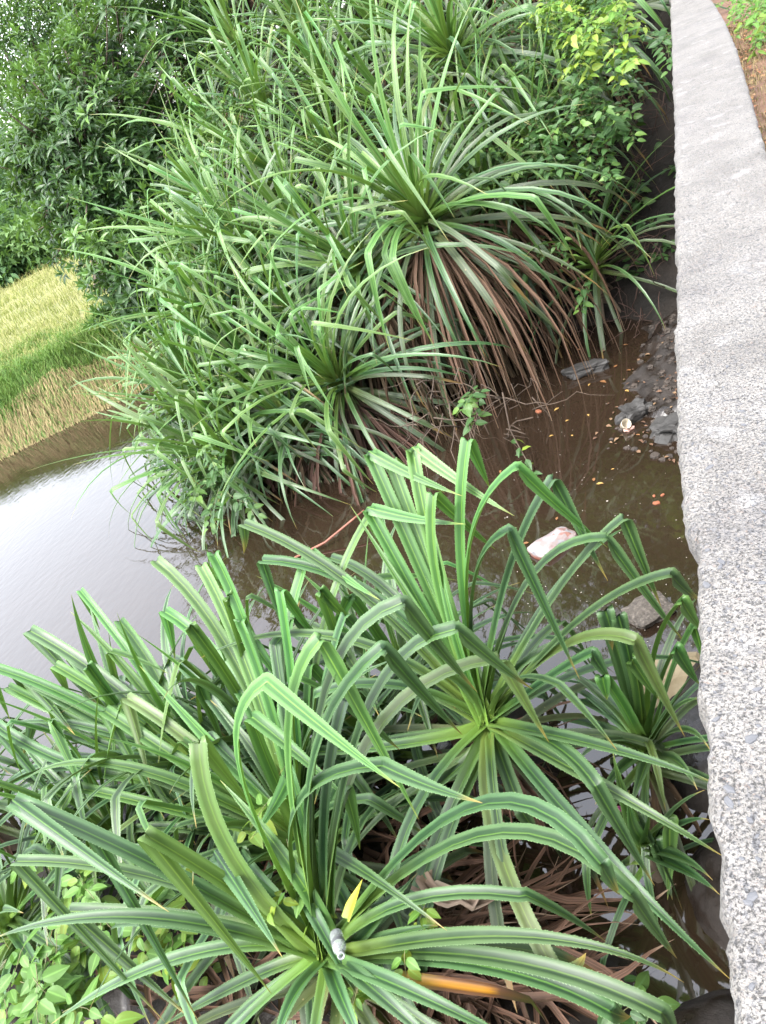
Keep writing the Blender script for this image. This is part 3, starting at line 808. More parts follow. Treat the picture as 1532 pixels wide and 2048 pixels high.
A_LEAVES = [
    F((765, 1296), (925, 1470), (622, 1555), L=1.6, e=58, et=-35, L2=.8), F((533, 1362), (800, 1575), (487, 1560), L=1.45, e=70, et=-30, L2=.95, W=.075),
    F((911, 1257), (1066, 1379), (722, 1455), L=1.7, e=55, et=-35), F((1000, 1318), (1098, 1485), (735, 1490), L=1.55, e=48, et=-50, W=.085, L2=.6),
    F((805, 1204), (955, 1385), (640, 1440), L=1.8, e=62, et=-35, L2=.7), F((640, 1278), (838, 1640), (580, 1520), L=1.6, e=72, et=-45, L2=1.05, W=.085),
    F((1263, 1790), (1354, 1917), (955, 1672), L=1.5, e=14, et=-55), F((1203, 1729), (1240, 1790), (930, 1620), L=1.55, e=20, L2=.25),
    F((763, 1530), (965, 1606), (585, 1640), L=1.15, e=52, et=-10, L2=.6, W=.08),
    F((1222, 2023), (1262, 2032), (950, 1928), L=1.25, e=12, L2=.15), U((1368, 1965), (1030, 1872), L=1.55, e=8, mat=M_MATURE),
    F((1325, 2026), (1360, 2075), (985, 1915), L=1.45, e=5, L2=.3), U((910, 2125), (745, 1976), L=.8, e=-10), U((1060, 2100), (790, 1968), L=1.0, e=-5),
    U((745, 2130), (684, 1998), L=.6, e=-5), U((540, 2140), (588, 1992), L=.65, e=0), U((395, 2115), (545, 1980), L=.85, e=5), U((325, 2052), (530, 1944), L=.95, e=8),
    U((100, 2050), (385, 1908), L=1.4, e=12), F((136, 1822), (385, 2040), (420, 1845), L=1.25, e=35, et=-45, L2=.75, W=.082), U((-20, 1880), (300, 1835), L=1.5, e=22),
    F((397, 1482), (504, 1615), (470, 1718), L=1.25, e=66, et=-40, mat=M_YOUNG, W=.085), F((428, 1702), (565, 1915), (535, 1795), L=.75, e=60, et=-35, L2=.65, W=.08),
    F((288, 1667), (545, 1990), (448, 1765), L=1.1, e=58, et=-45, L2=.95, mat=M_YOUNG, W=.085), F((188, 1672), (398, 2045), (420, 1790), L=1.2, e=50, et=-50, L2=.95, W=.07),
    F((30, 1722), (330, 2044), (350, 1768), L=1.45, e=45, et=-55, L2=1.0, W=.062), F((24, 1600), (338, 1824), (330, 1740), L=1.55, e=48, et=-25, L2=.85, W=.08),
    F((690, 1400), (800, 1500), (650, 1655), L=1.3, e=68, et=-45), F((810, 1785), (722, 1815), (745, 1855), L=.5, e=35, et=0, L2=.25), U((880, 1850), (790, 1870), L=.65, e=25), 
    U((835, 1745), (760, 1835), L=.6, e=35), F((690, 1570), (720, 1700), (665, 1740), L=.9, e=75, et=-60, L2=.5, mat=M_YOUNG), F((580, 1545), (500, 1680), (635, 1740), L=.95, e=75, et=-60, L2=.45),
    U((440, 1560), (600, 1760), L=1.0, e=60, mat=M_YOUNG),
]
C_LEAVES = [
    F((329, 1222), (350, 1320), (480, 1380), L=1.55, e=50, et=-60, L2=.4, W=.085), F((312, 1120), (332, 1150), (475, 1330), L=1.75, e=52, L2=.2, W=.08), F((402, 1130), (468, 1195), (500, 1350), L=1.6, e=58, et=-40),
    F((427, 1107), (440, 1180), (520, 1340), L=1.7, e=62, et=-55, mat=M_YOUNG), F((619, 1103), (760, 1200), (566, 1370), L=1.6, e=68, et=-35), F((736, 1037), (780, 1120), (636, 1310), L=1.8, e=62, et=-50, W=.06),
    F((208, 1420), (330, 1640), (375, 1530), L=1.4, e=38, et=-50, W=.085), F((252, 1394), (300, 1570), (400, 1500), L=1.3, e=48, et=-60, L2=.5, W=.08), F((356, 1322), (520, 1470), (460, 1450), L=1.3, e=55, et=-35, W=.075),
    F((307, 1555), (392, 1690), (440, 1610), L=.95, e=40, et=-55, L2=.5, W=.08, mat=M_MATURE), F((146, 1573), (60, 1700), (370, 1625), L=1.5, e=22, et=-55), F((480, 1240), (510, 1330), (550, 1440), L=1.4, e=66, mat=M_YOUNG),
    F((560, 1180), (640, 1290), (590, 1400), L=1.5, e=70, et=-45, mat=M_YOUNG), U((37, 1570), (260, 1535), L=1.7, e=18), U((420, 1400), (520, 1520), L=.9, e=45), F((690, 1230), (790, 1330), (640, 1440), L=1.4, e=62),
    F((480, 1320), (380, 1400), (550, 1490), L=1.1, e=60, et=-40), F((620, 1330), (700, 1420), (615, 1500), L=1.1, e=74, et=-55, L2=.4, mat=M_YOUNG), F((550, 1290), (600, 1200), (580, 1480), L=1.2, e=72, et=-20, L2=.4), U((800, 1420), (700, 1530), L=.95, e=35), U((845, 1330), (720, 1460), L=1.2, e=40),
]
C2_LEAVES = [
    F((58, 1260), (205, 1420), (235, 1378), L=1.55, e=42, et=-30, L2=.6, W=.1), F((238, 1241), (330, 1440), (320, 1360), L=1.25, e=48, et=-55, L2=.75, W=.085), F((58, 1362), (150, 1470), (230, 1440), L=1.4, e=38, et=-50, W=.095), 
    F((33, 1347), (60, 1400), (215, 1450), L=1.5, e=36, L2=.3, W=.085), F((15, 1373), (140, 1445), (210, 1468), L=1.55, e=32, et=-30, L2=.5), F((270, 1347), (340, 1480), (345, 1440), L=.95, e=50, et=-50, L2=.55, W=.09),
    F((66, 1439), (40, 1520), (240, 1500), L=1.35, e=28, L2=.4, W=.09), U((10, 1448), (200, 1460), L=1.5, e=22), F((160, 1180), (200, 1260), (290, 1350), L=1.6, e=45, W=.06), F((395, 1365), (450, 1500), (405, 1450), L=.8, e=65, et=-60, L2=.5, W=.09, mat=M_YOUNG),
    F((-20, 1440), (185, 1690), (180, 1540), L=1.5, e=30, et=-50, L2=1.0, W=.085), F((110, 1330), (140, 1395), (265, 1430), L=1.25, e=45, W=.08), F((340, 1395), (300, 1480), (385, 1470), L=.7, e=55, W=.08), U((90, 1620), (260, 1575), L=1.2, e=12), F((-30, 1330), (20, 1440), (190, 1420), L=1.7, e=35, W=.08),
]
D_LEAVES = [
    F((1210, 1220), (1225, 1300), (1250, 1350), L=1.1, e=68, L2=.3, W=.09, mat=M_MATURE), F((1236, 1230), (1260, 1300), (1268, 1360), L=1.05, e=74, L2=.3, W=.085, mat=M_MATURE), F((1204, 1352), (1214, 1400), (1250, 1420), L=.8, e=62, L2=.2, W=.08), 
    F((1264, 1319), (1320, 1400), (1280, 1400), L=.8, e=76, L2=.4, W=.075), F((1364, 1201), (1405, 1260), (1310, 1310), L=1.2, e=62, L2=.35), F((1352, 1297), (1400, 1370), (1320, 1370), L=.95, e=68, L2=.4), U((1140, 1400), (1215, 1425), L=.7, e=25),
    U((1130, 1345), (1215, 1400), L=.8, e=32), U((1410, 1400), (1350, 1420), L=.65, e=30), U((1400, 1330), (1350, 1400), L=.8, e=45), U((1150, 1530), (1220, 1480), L=.65, e=5), U((1260, 1620), (1285, 1545), L=.6, e=-10), U((1190, 1610), (1240, 1540), L=.7, e=-5), U((1420, 1500), (1360, 1460), L=.7, e=15), U((1395, 1580), (1350, 1520), L=.65, e=0),
    U((1080, 1440), (1190, 1450), L=.9, e=12), F((1390, 1250), (1410, 1330), (1340, 1360), L=1.0, e=60, L2=.3), 
]
D2_LEAVES = [
    U((1258, 1580), (1266, 1650), L=.6, e=55, mat=M_YOUNG), U((1301, 1610), (1295, 1660), L=.55, e=65, mat=M_YOUNG), F((1312, 1682), (1345, 1800), (1300, 1690), L=.3, e=45, et=-70, L2=.55, W=.085), F((1340, 1640), (1335, 1800), (1310, 1665), L=.45, e=45, et=-70, L2=.6, W=.085), U((1425, 1760), (1360, 1715), L=.7, e=5), U((1440, 1790), (1370, 1740), L=.75, e=-5),
    U((1225, 1500), (1250, 1600), L=.9, e=50), U((1420, 1640), (1360, 1650), L=.65, e=20), U((1410, 1580), (1340, 1630), L=.75, e=35), U((1220, 1770), (1250, 1730), L=.5, e=-10),
]
plantA = near_plant(660, 1912, .85, 'large screw pine in the foreground with a bottle in its open heart', A_LEAVES, (('outer', 9), ('low', 13)), .9, .1, 2.0, 24)
plantB = near_plant(975, 1445, .95, 'tall screw pine beside the creek, upright fan of leaves in the middle of the photo', B_LEAVES, (('mid', 6), ('outer', 10), ('low', 10)), .92, .1, 1.5, 10)
plantC = near_plant(612, 1690, .6, 'screw pine close behind the foreground plant, green fan leaning to the river', C_LEAVES, (('inner', 6), ('mid', 20), ('outer', 16), ('low', 9)), 1.0, .25, 2.6, 16)
plantC2 = near_plant(425, 1560, .7, 'screw pine at the river edge with broad folded leaves pointing left', C2_LEAVES, (('inner', 3), ('mid', 18), ('outer', 15), ('low', 9)), .95, .3, 2.8, 14)
plantD = near_plant(1292, 1500, .5, 'dark green screw pine in the shade below the wall, beside the sandstone block', D_LEAVES, (('mid', 6), ('outer', 8), ('low', 8)), .6, .1, 1.0, 8, tr=.05)
plantD2 = near_plant(1288, 1700, .3, 'small young screw pine with a yellow base standing in the puddle near the wall', D2_LEAVES, (('outer', 3),), .45, .1, 1.0, 0, tr=.03)
near_plant(250, 1690, .45, 'screw pine behind the creeper, its blades crossing low at the left', [F((30, 1470), (90, 1640), (150, 1580), L=1.2, e=45, W=.08), F((100, 1440), (180, 1620), (190, 1560), L=1.1, e=60, W=.08)], (('inner', 6), ('mid', 20), ('outer', 14), ('low', 8)), .88, .2, 2.4, 8)
near_plant(20, 1850, .5, 'screw pine cut off by the left edge of the photo, above the creeper', [U((180, 1960), (90, 1880), L=.9, e=10), U((130, 2060), (70, 1930), L=.95, e=0), F((125, 1640), (100, 1880), (70, 1730), L=.95, e=65, W=.08)], (('inner', 6), ('mid', 18), ('outer', 14), ('low', 6)), .88, .15, 2.4, 6)
near_plant(-60, 1620, .5, 'screw pine half outside the left edge, bluish blades by the water', [], (('inner', 8), ('mid', 20), ('outer', 14), ('low', 6)), .95, .2, 2.6, 6)
near_plant(820, 1370, .45, 'low screw pine tucked between the tall fan and the river, mostly covered', [F((700, 1190), (640, 1290), (770, 1290), L=1.1, e=60), F((850, 1180), (900, 1260), (830, 1270), L=1.0, e=70)], (('inner', 5), ('mid', 18), ('outer', 14), ('low', 8)), .92, .15, 2.2, 8)

near_plant(530, 1490, .75, 'screw pine of upright pale blades between the river edge and the tall fan', [F((455, 1190), (520, 1290), (500, 1340), L=1.3, e=62), F((380, 1250), (420, 1340), (465, 1370), L=1.2, e=52), F((585, 1230), (690, 1330), (560, 1360), L=1.1, e=72)], (('inner', 9), ('mid', 16), ('outer', 12), ('low', 5)), .9, .3, 2.4, 4)
near_plant(290, 1540, .65, 'screw pine of broad pale blades fanning to the river, left of the tall folded leaf', [F((120, 1290), (180, 1380), (215, 1410), L=1.3, e=44), F((175, 1330), (260, 1440), (240, 1430), L=1.1, e=52)], (('inner', 8), ('mid', 18), ('outer', 12), ('low', 5)), .9, .35, 2.6, 4)
near_plant(745, 1480, .5, 'screw pine crowded between the two tallest plants, only its tips showing', [F((640, 1180), (720, 1260), (690, 1320), L=1.35, e=66), U((560, 1260), (660, 1330), L=1.2, e=30), U((600, 1400), (680, 1420), L=.9, e=20)], (('inner', 5), ('mid', 16), ('outer', 14), ('low', 6)), .92, .2, 2.2, 4)

# ================================================================== LEAF CLOUDS
def frames(D, N):
    D = D / np.linalg.norm(D, axis=1, keepdims=True)
    S = np.cross(D, N); l = np.linalg.norm(S, axis=1, keepdims=True); S = S / np.maximum(l, 1e-6)
    return D, S, np.cross(S, D)
def leaf_cloud(P, D, N, L, W, tint, mat, name, fold=.18, curl=.12):
    """ovate leaves: 7 points, 6 triangles"""
    D, S, N = frames(D, N)
    n = len(P); L = L[:, None]; W = W[:, None]
    pts = [P, P + D * L * .32 - S * W * .46 + N * W * fold, P + D * L * .38 + N * L * curl * .4, P + D * L * .32 + S * W * .46 + N * W * fold,
           P + D * L * .68 - S * W * .34 + N * (W * fold * .7 + L * curl * .2), P + D * L * .68 + S * W * .34 + N * (W * fold * .7 + L * curl * .2), P + D * L - N * L * curl]
    V = np.stack(pts, 1).reshape(-1, 3)
    base = np.array([[0, 1, 2], [0, 2, 3], [1, 4, 2], [2, 5, 3], [2, 4, 6], [2, 6, 5]])
    base = base[:, ::-1]
    F = (np.arange(n)[:, None, None] * 7 + base[None]).reshape(-1, 3)
    uv = np.tile(np.array([[.5, 0], [0, .32], [.5, .38], [1, .32], [.1, .68], [.9, .68], [.5, 1]]), (n, 1))
    return npmesh(name, V, F, mat, uv, np.repeat(tint, 7))
def leaf_single(Wr, tint, mat, curl, fold=.16):
    """one leaf of unit length along +X with a folded midrib and a curved tip"""
    V, Fc, uv = [], [], []
    for i in range(8):
        v = i / 7
        w = Wr * .5 * (math.sin(math.pi * min(1, v * .93 + .05) ** .78) + .0)
        for u in (-1, -.5, 0, .5, 1):
            V.append((v, u * w, fold * abs(u) * w * 1.3 - curl * v * v + .02 * math.sin(v * 9) * abs(u))); uv.append((.5 + u / 2, v))
    for i in range(7):
        for k in range(4):
            a = i * 5 + k; Fc.append((a, a + 5, a + 6, a + 1))
    return npmesh('leaf', np.array(V), np.array(Fc), mat, np.array(uv), np.full(40, tint))
def rand_unit(n):
    v = rng.normal(size=(n, 3)); return v / np.linalg.norm(v, axis=1, keepdims=True)

def rosettes(C, D, per, L, W, spread, tint0):
    """leaf whorls at twig ends: returns arrays for leaf_cloud"""
    n = len(C)
    D = D / np.linalg.norm(D, axis=1, keepdims=True)
    A = np.cross(D, rand_unit(n)); A /= np.linalg.norm(A, axis=1, keepdims=True); Bv = np.cross(D, A)
    k = np.tile(np.arange(per), n); i = np.repeat(np.arange(n), per)
    az = k * 2.4 + rng.uniform(0, 6.28, n)[i]
    f = k / per
    el = (1.35 - spread * f) + rng.normal(0, .12, n * per)
    out = A[i] * np.cos(az)[:, None] + Bv[i] * np.sin(az)[:, None]
    d = out * np.cos(el)[:, None] + D[i] * np.sin(el)[:, None]
    d[:, 2] -= .12
    P = C[i] - D[i] * (f * .09)[:, None]
    nn = D[i] * np.cos(el)[:, None] - out * np.sin(el)[:, None]
    LL = L * (0.6 + .5 * f) * rng.uniform(.8, 1.2, n * per); WW = LL * W
    t = np.clip(tint0[i] + (1 - f) * .25 - .12 + rng.normal(0, .07, n * per), 0, 1)
    return P, d, nn, LL, WW, t
def limb_set(root, foot, targets, r, mat, name_trunk='trunk', name_limb='limb', split=.45):
    foot = Vector(foot); loc = root.location
    c = sum((Vector(t) for t in targets), Vector()) / len(targets)
    fork = foot.lerp(c, split)
    V, Fc = tube_geo([p - loc for p in bez(foot, foot.lerp(fork, .5) + Vector((.1, .1, 0)), fork, 5)], [r * (1.25 - .5 * i / 5) for i in range(6)], 9)
    link_mesh(name_trunk, pymesh(name_trunk, V, Fc, mat), root)
    for t in targets:
        t = Vector(t)
        P = bez(fork, fork.lerp(t, .5) + Vector((0, 0, .25 * (t - fork).length)), t, 6)
        V, Fc = tube_geo([p - loc for p in P], [r * .6 * (1 - .85 * i / 6) for i in range(7)], 6)
        link_mesh(name_limb, pymesh(name_limb, V, Fc, mat), root)

def blob_points(n, C, Rad, shell=.35):
    """points in the outer shell of an ellipsoid, uneven"""
    u = rand_unit(n)
    q = np.array([fbm(a[0], a[1], a[2] + C[0], 2.1, 3) for a in u])
    r = (1 - shell * rng.random(n) ** 1.5) * (1 + .42 * q)
    return np.array(C) + u * r[:, None] * np.array(Rad), u, q

# ---------------- dark broad-leaved tree beyond the thicket
def dark_tree():
    C = at(215, 330, 14.2)
    foot = on_z(330, 640, .5); foot = Vector((C.x + .9, C.y + .8, .4))
    root = empty('broadleaf_tree', foot)
    tag(root, 'dark glossy-leaved tree with leaf whorls leaning over the river behind the thicket', 'tree')
    P, D, T = [], [], []
    lobes = [((215, 330), 14.2, (1.75, 1.6, 2.2), 800), ((300, 140), 14.6, (1.9, 1.6, 1.9), 620), ((275, 545), 13.4, (1.0, 1.0, 1.05), 300), ((110, 340), 14.4, (.9, .9, 1.0), 280), ((330, 400), 14.0, (1.3, 1.2, 2.2), 380), ((200, 425), 13.9, (1.1, 1.0, .9), 250), ((330, 20), 15.2, (1.5, 1.3, 1.0), 260), ((140, 230), 14.6, (.8, .8, .8), 150), ((470, 60), 15.8, (1.5, 1.2, 2.0), 300)]
    for (px, py), dep, rad, n in lobes:
        c = at(px, py, dep)
        p, u, q = blob_points(n, c, rad, .5)
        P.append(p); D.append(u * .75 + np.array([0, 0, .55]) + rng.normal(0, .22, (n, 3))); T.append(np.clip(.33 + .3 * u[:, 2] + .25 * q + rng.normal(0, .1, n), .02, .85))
    P = np.concatenate(P); D = np.concatenate(D); T = np.concatenate(T)
    # the 280 whorls nearest the viewer are twigs of their own, the rest one mass
    d = np.linalg.norm(P - np.array(EYE), axis=1)
    near = np.argsort(d)[:280]; mask = np.ones(len(P), bool); mask[near] = False
    a = rosettes(P[mask], D[mask], 11, .24, .31, 1.5, T[mask])
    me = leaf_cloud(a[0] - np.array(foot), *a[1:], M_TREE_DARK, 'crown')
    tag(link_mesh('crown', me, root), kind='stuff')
    protos = []
    for k in range(6):
        a = rosettes(np.zeros((1, 3)), np.array([[0, 0, 1.0]]), 12, .26, .31, 1.5, np.array([.28 + .1 * k]))
        protos.append(leaf_cloud(*a, M_TREE_DARK, 'leafy_twig'))
    for i in near:
        o = link_mesh('leafy_twig', protos[min(5, int(T[i] * 7))], root)
        o.matrix_local = Matrix.Translation(Vector(P[i]) - foot) @ Vector(D[i]).to_track_quat('Z', 'Y').to_matrix().to_4x4() @ Matrix.Rotation(random.uniform(0, 6), 4, 'Z') @ Matrix.Scale(random.uniform(.8, 1.15), 4)
    limb_set(root, foot, [at(px, py, dep) for (px, py), dep, r_, n in lobes], .16, M_BARKD)
    # inner branches seen between the leaves
    V = []
    parts = []
    for i in rng.choice(len(P), 260, replace=False):
        e = Vector(P[i]); c = e.lerp(C, random.uniform(.3, .6)) + Vector(rng.normal(0, .15, 3))
        parts.append(tube_geo([q - foot for q in bez(c, c.lerp(e, .5) + Vector((0, 0, -.08)), e, 3)], [.02, .016, .012, .007], 4))
    V, Fc = join_geo(parts)
    tag(link_mesh('twigs', pymesh('twigs', V, Fc, M_TWIG), root), kind='stuff')
dark_tree()

def loose_tree(label, lobes, foot, mat, L, r, per=1, tb=.4, name='tree', group=None, Wr=.5, limbs=True):
    root = empty(name, foot)
    tag(root, label, 'tree', group)
    P, D, T = [], [], []
    for (px, py), dep, rad, n in lobes:
        c = at(px, py, dep)
        p, u, q = blob_points(n, c, rad, .75)
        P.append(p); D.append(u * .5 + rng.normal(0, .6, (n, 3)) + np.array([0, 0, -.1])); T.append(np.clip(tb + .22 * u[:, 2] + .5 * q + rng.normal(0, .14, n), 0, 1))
    P = np.concatenate(P); D = np.concatenate(D); T = np.concatenate(T); n = len(P)
    N = rand_unit(n) * .6 + np.array([0, 0, 1.0])
    LL = L * rng.uniform(.7, 1.25, n)
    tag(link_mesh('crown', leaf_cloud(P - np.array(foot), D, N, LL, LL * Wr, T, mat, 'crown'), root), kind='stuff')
    if limbs: limb_set(root, foot, [at(px, py, dep) for (px, py), dep, r_, n_ in lobes][:9], r, M_BARKD)
    return root
# the tall roadside tree behind the thicket: its crown stands above the frame and darkens the creek's reflection
def overhang_tree():
    foot = Vector((-3.2, 16.5, 3.6)); root = empty('roadside_tree', foot)
    tag(root, 'tall yellow-green tree overhanging the top edge above the thicket', 'tree')
    P, D, T = [], [], []
    lobes = [((-4.2, 15.2, 7.4), (3.0, 2.2, 2.3), 5200), ((-1.2, 14.6, 7.6), (2.4, 2.0, 2.3), 4200), ((-7.4, 15.8, 7.2), (2.3, 2.0, 2.1), 3600), ((1.0, 14.5, 7.2), (1.8, 1.8, 1.9), 2600), ((-3, 16, 9.8), (3.2, 2.4, 1.8), 3600)]
    for c, rad, n in lobes:
        p, u, q = blob_points(n, c, rad, .8)
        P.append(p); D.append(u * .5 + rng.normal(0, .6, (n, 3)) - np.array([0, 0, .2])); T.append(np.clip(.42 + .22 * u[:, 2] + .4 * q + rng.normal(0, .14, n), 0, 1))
    P = np.concatenate(P); D = np.concatenate(D); T = np.concatenate(T); n = len(P)
    LL = .2 * rng.uniform(.7, 1.25, n)
    tag(link_mesh('crown', leaf_cloud(P - np.array(foot), D, rand_unit(n) * .6 + np.array([0, 0, 1.0]), LL, LL * .55, T, M_TREE_LIGHT, 'crown'), root), kind='stuff')
    limb_set(root, foot, [l[0] for l in lobes], .22, M_BARKD)
overhang_tree()
f = Vector((-15.5, 17.5, .8))
loose_tree('tall light green tree with small leaves and sky gaps in the top left corner', [((60, 50), 21, (2.6, 2.0, 1.4), 7800), ((170, -60), 21, (2.4, 2.0, 1.6), 5400), ((40, 165), 20.5, (1.5, 1.2, .6), 1900), ((150, 110), 21.5, (1.4, 1.2, .9), 1500), ((-60, 0), 21, (2.4, 2.0, 2.2), 2600), ((250, -20), 22, (2.2, 2, 1.4), 2600)], f, M_TREE_LIGHT, .13, .2, name='tall_tree')
FT = [((-10, 400), 37, (3.2, 2.4, 2.2), 2600), ((70, 425), 39, (2.6, 2.2, 2.0), 2400), ((25, 470), 33, (2.2, 1.8, 1.3), 2000), ((85, 490), 31, (1.5, 1.3, 1.15), 1700), ((140, 470), 34, (2.2, 1.8, 1.7), 1900), ((-5, 530), 31, (1.3, 1.1, .9), 1200), ((20, 330), 42, (3.4, 2.6, 2.6), 2600), ((200, 440), 36, (2.4, 2, 2.2), 1500)]
FL = ['dark hazy tree behind the meadow at the left edge', 'deep green tree in the second rank behind the meadow', 'mid green bushy tree between the meadow and the darker trees', 'bright green rounded bush on the far rim of the meadow', 'pale green bush beside the dark tree on the meadow rim', 'light green shrub at the left edge of the meadow rim', 'tall dark tree far behind the meadow below the sky gap', 'distant green tree mostly hidden behind the glossy tree']
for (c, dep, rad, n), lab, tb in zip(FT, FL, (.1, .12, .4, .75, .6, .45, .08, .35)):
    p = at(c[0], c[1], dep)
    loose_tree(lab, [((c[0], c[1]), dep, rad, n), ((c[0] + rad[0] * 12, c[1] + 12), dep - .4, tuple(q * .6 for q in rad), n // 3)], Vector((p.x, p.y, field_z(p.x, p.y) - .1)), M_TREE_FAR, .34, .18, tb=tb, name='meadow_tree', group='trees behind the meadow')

# ---------------- meadow and bank grass
def blades(name, P, H, Wd, D, tint, mat, droop, hang=False):
    """each blade: 3 bent segments, 5 triangles worth"""
    n = len(P)
    S = np.cross(D, np.array([0, 0, 1.0])); S /= np.maximum(np.linalg.norm(S, axis=1, keepdims=True), 1e-6)
    H = H[:, None]; Wd = Wd[:, None]; dr = droop[:, None]
    up = np.array([0, 0, 1.0])
    m1 = P + up * H * .45 + D * H * .12 * dr
    m2 = m1 + up * H * (.38 - .3 * dr) + D * H * (.2 + .25 * dr)
    m3 = m2 + up * H * (.25 - .75 * dr) + D * H * (.15 + .2 * dr)
    if hang:
        m1 = P + D * H * (.15 + .15 * dr) + up * H * .16 * (1.2 - dr)
        m2 = m1 + D * H * .16 - up * H * .25 * dr
        m3 = m2 + D * H * .05 - up * H * .42
    V = np.stack([P - S * Wd, P + S * Wd, m1 - S * Wd * .85, m1 + S * Wd * .85, m2 - S * Wd * .55, m2 + S * Wd * .55, m3], 1).reshape(-1, 3)
    b = np.array([[0, 1, 3], [0, 3, 2], [2, 3, 5], [2, 5, 4], [4, 5, 6]])
    Fc = (np.arange(n)[:, None, None] * 7 + b[None]).reshape(-1, 3)
    uv = np.tile(np.array([[0, 0], [1, 0], [0, .4], [1, .4], [0, .75], [1, .75], [.5, 1]]), (n, 1))
    return npmesh(name, V, Fc, mat, uv, np.repeat(tint, 7))
def field_pts(n, d0, d1, x0, x1, pw=1.0):
    x = rng.uniform(x0, x1, n); d = d0 + (d1 - d0) * rng.random(n) ** pw
    y = np.array([lerp_tab(FE, a) for a in x]) + d / .8
    z = np.array([field_z(a, b) for a, b in zip(x, y)])
    return np.stack([x, y, z], 1), d
def hdir(n, bias=(0, 0), amt=1.0):
    a = rng.uniform(0, 6.28, n)
    D = np.stack([np.cos(a) * amt + bias[0], np.sin(a) * amt + bias[1], np.zeros(n)], 1)
    return D / np.maximum(np.linalg.norm(D, axis=1, keepdims=True), 1e-6)
P, d = field_pts(75000, 1.6, 26, -36, -9, 1.25)
pat = np.array([fbm(a, b, 0, .35, 3) for a, b in P[:, :2]])
tag(link_mesh('meadow_grass', blades('meadow_grass', P, rng.uniform(.14, .34, len(P)), rng.uniform(.006, .013, len(P)), hdir(len(P)), np.clip(.62 + .2 * pat + .02 * (d - 6) + rng.normal(0, .07, len(P)), 0, 1), M_FIELD, rng.uniform(.1, .75, len(P)))), kind='stuff')
P, d = field_pts(44000, .5, 4.6, -24, -9.6, 1.2)
pat = np.array([fbm(a, b, 0, .7, 3) for a, b in P[:, :2]])
tag(link_mesh('bank_top_grass', blades('bank_top_grass', P, rng.uniform(.14, .42, len(P)) * (1 - .08 * d) * np.clip(1.1 + 1.3 * pat, .5, 1.9), rng.uniform(.005, .011, len(P)), hdir(len(P), (.25, -.3)), np.clip(.18 + .25 * pat + .06 * d + rng.normal(0, .15, len(P)), 0, 1), M_BANKG, rng.uniform(.2, .9, len(P)))), kind='stuff')
P, d = field_pts(34000, .02, .8, -24, -9.6)
tag(link_mesh('hanging_dry_grass', blades('hanging_dry_grass', P, rng.uniform(.3, .6, len(P)), rng.uniform(.0035, .008, len(P)), hdir(len(P), (.75, -1.1), 1.0), np.clip(.5 + rng.normal(0, .18, len(P)), 0, 1), M_STRAW, rng.uniform(.5, 1.25, len(P)), True)), kind='stuff')
P, d = field_pts(21000, .05, 1.3, -24, -9.6)
tag(link_mesh('hanging_green_grass', blades('hanging_green_grass', P, rng.uniform(.3, .6, len(P)), rng.uniform(.0035, .008, len(P)), hdir(len(P), (.75, -1.1), 1.0), np.clip(.35 + rng.normal(0, .2, len(P)), 0, 1), M_BANKG, rng.uniform(.5, 1.15, len(P)), True)), kind='stuff')

# ---------------- climbers
def vine(label, group, centre_fn, n, nbig, L, mat, name='climbing_vine', cat='vine', tb=.45, stems=26, Wr=.58, face=None, leafcap=290, wander=.5):
    """a climber: leaves in threes along wandering stems"""
    starts = [centre_fn() for _ in range(stems)]
    root = empty(name, starts[0])
    tag(root, label, cat, group)
    loc = root.location
    P, D, N, T = [], [], [], []
    parts = []
    per = max(3, n // stems)
    for s in starts:
        p = s.copy(); dirv = Vector((random.uniform(-1, 1), random.uniform(-1, .2), random.uniform(-1, .3))).normalized()
        path = [p.copy()]
        for i in range(max(3, per // 3)):
            dirv = (dirv + Vector(rng.normal(0, .45, 3)) * wander + Vector((0, 0, -.12))).normalized()
            p = p + dirv * L * .75
            path.append(p.copy())
            az = random.uniform(0, 6.28)
            for k in range(3):
                q = az + k * 2.09
                out = Vector((math.cos(q), math.sin(q), random.uniform(-.5, .2)))
                P.append(p + out * L * .25); D.append(out); N.append(Vector((0, -.25, 1)) + Vector(rng.normal(0, .35, 3))); T.append(tb + (.3 if i > per // 3 - 3 else 0) + random.gauss(0, .14))
        parts.append(tube_geo([q - loc for q in path], [max(.0015, L * .022 * (1 - .6 * i / len(path))) for i in range(len(path))], 4))
    V, Fc = join_geo(parts)
    tag(link_mesh('stem', pymesh('stem', V, Fc, M_VSTEM), root), kind='stuff')
    P = np.array([tuple(q) for q in P]); D = np.array([tuple(q) for q in D]); N = np.array([tuple(q) for q in N]); T = np.clip(np.array(T), 0, 1)
    protos = [leaf_single(Wr, t, mat, .08 + .09 * k) for k, t in enumerate((.1, .3, .5, .7, .95))]
    d = np.linalg.norm(P - np.array(EYE), axis=1); order = np.argsort(d)
    big = order[:min(nbig, leafcap)]; rest = order[len(big):]
    for i in big:
        o = link_mesh('leaf', protos[min(4, int(T[i] * 5))], root)
        x = Vector(D[i]).normalized(); y = Vector(N[i]).cross(x).normalized(); z = x.cross(y)
        s = L * random.uniform(.65, 1.25)
        m = Matrix((x, y, z)).transposed().to_4x4() @ Matrix.Scale(s, 4); m.translation = Vector(P[i]) - loc
        o.matrix_local = m
    if len(rest):
        LL = L * rng.uniform(.6, 1.2, len(rest))
        tag(link_mesh('foliage', leaf_cloud(P[rest] - np.array(loc), D[rest], N[rest], LL, LL * Wr, T[rest], mat, 'foliage', .15, .15), root), kind='stuff')
    return root
def over_far(pts, lift=(.9, 1.5), jit=45):
    def fn():
        px, py = random.choice(pts)
        p = find_surface(px + random.gauss(0, jit), py + random.gauss(0, jit), far_bank_z, random.uniform(*lift))
        return p
    return fn
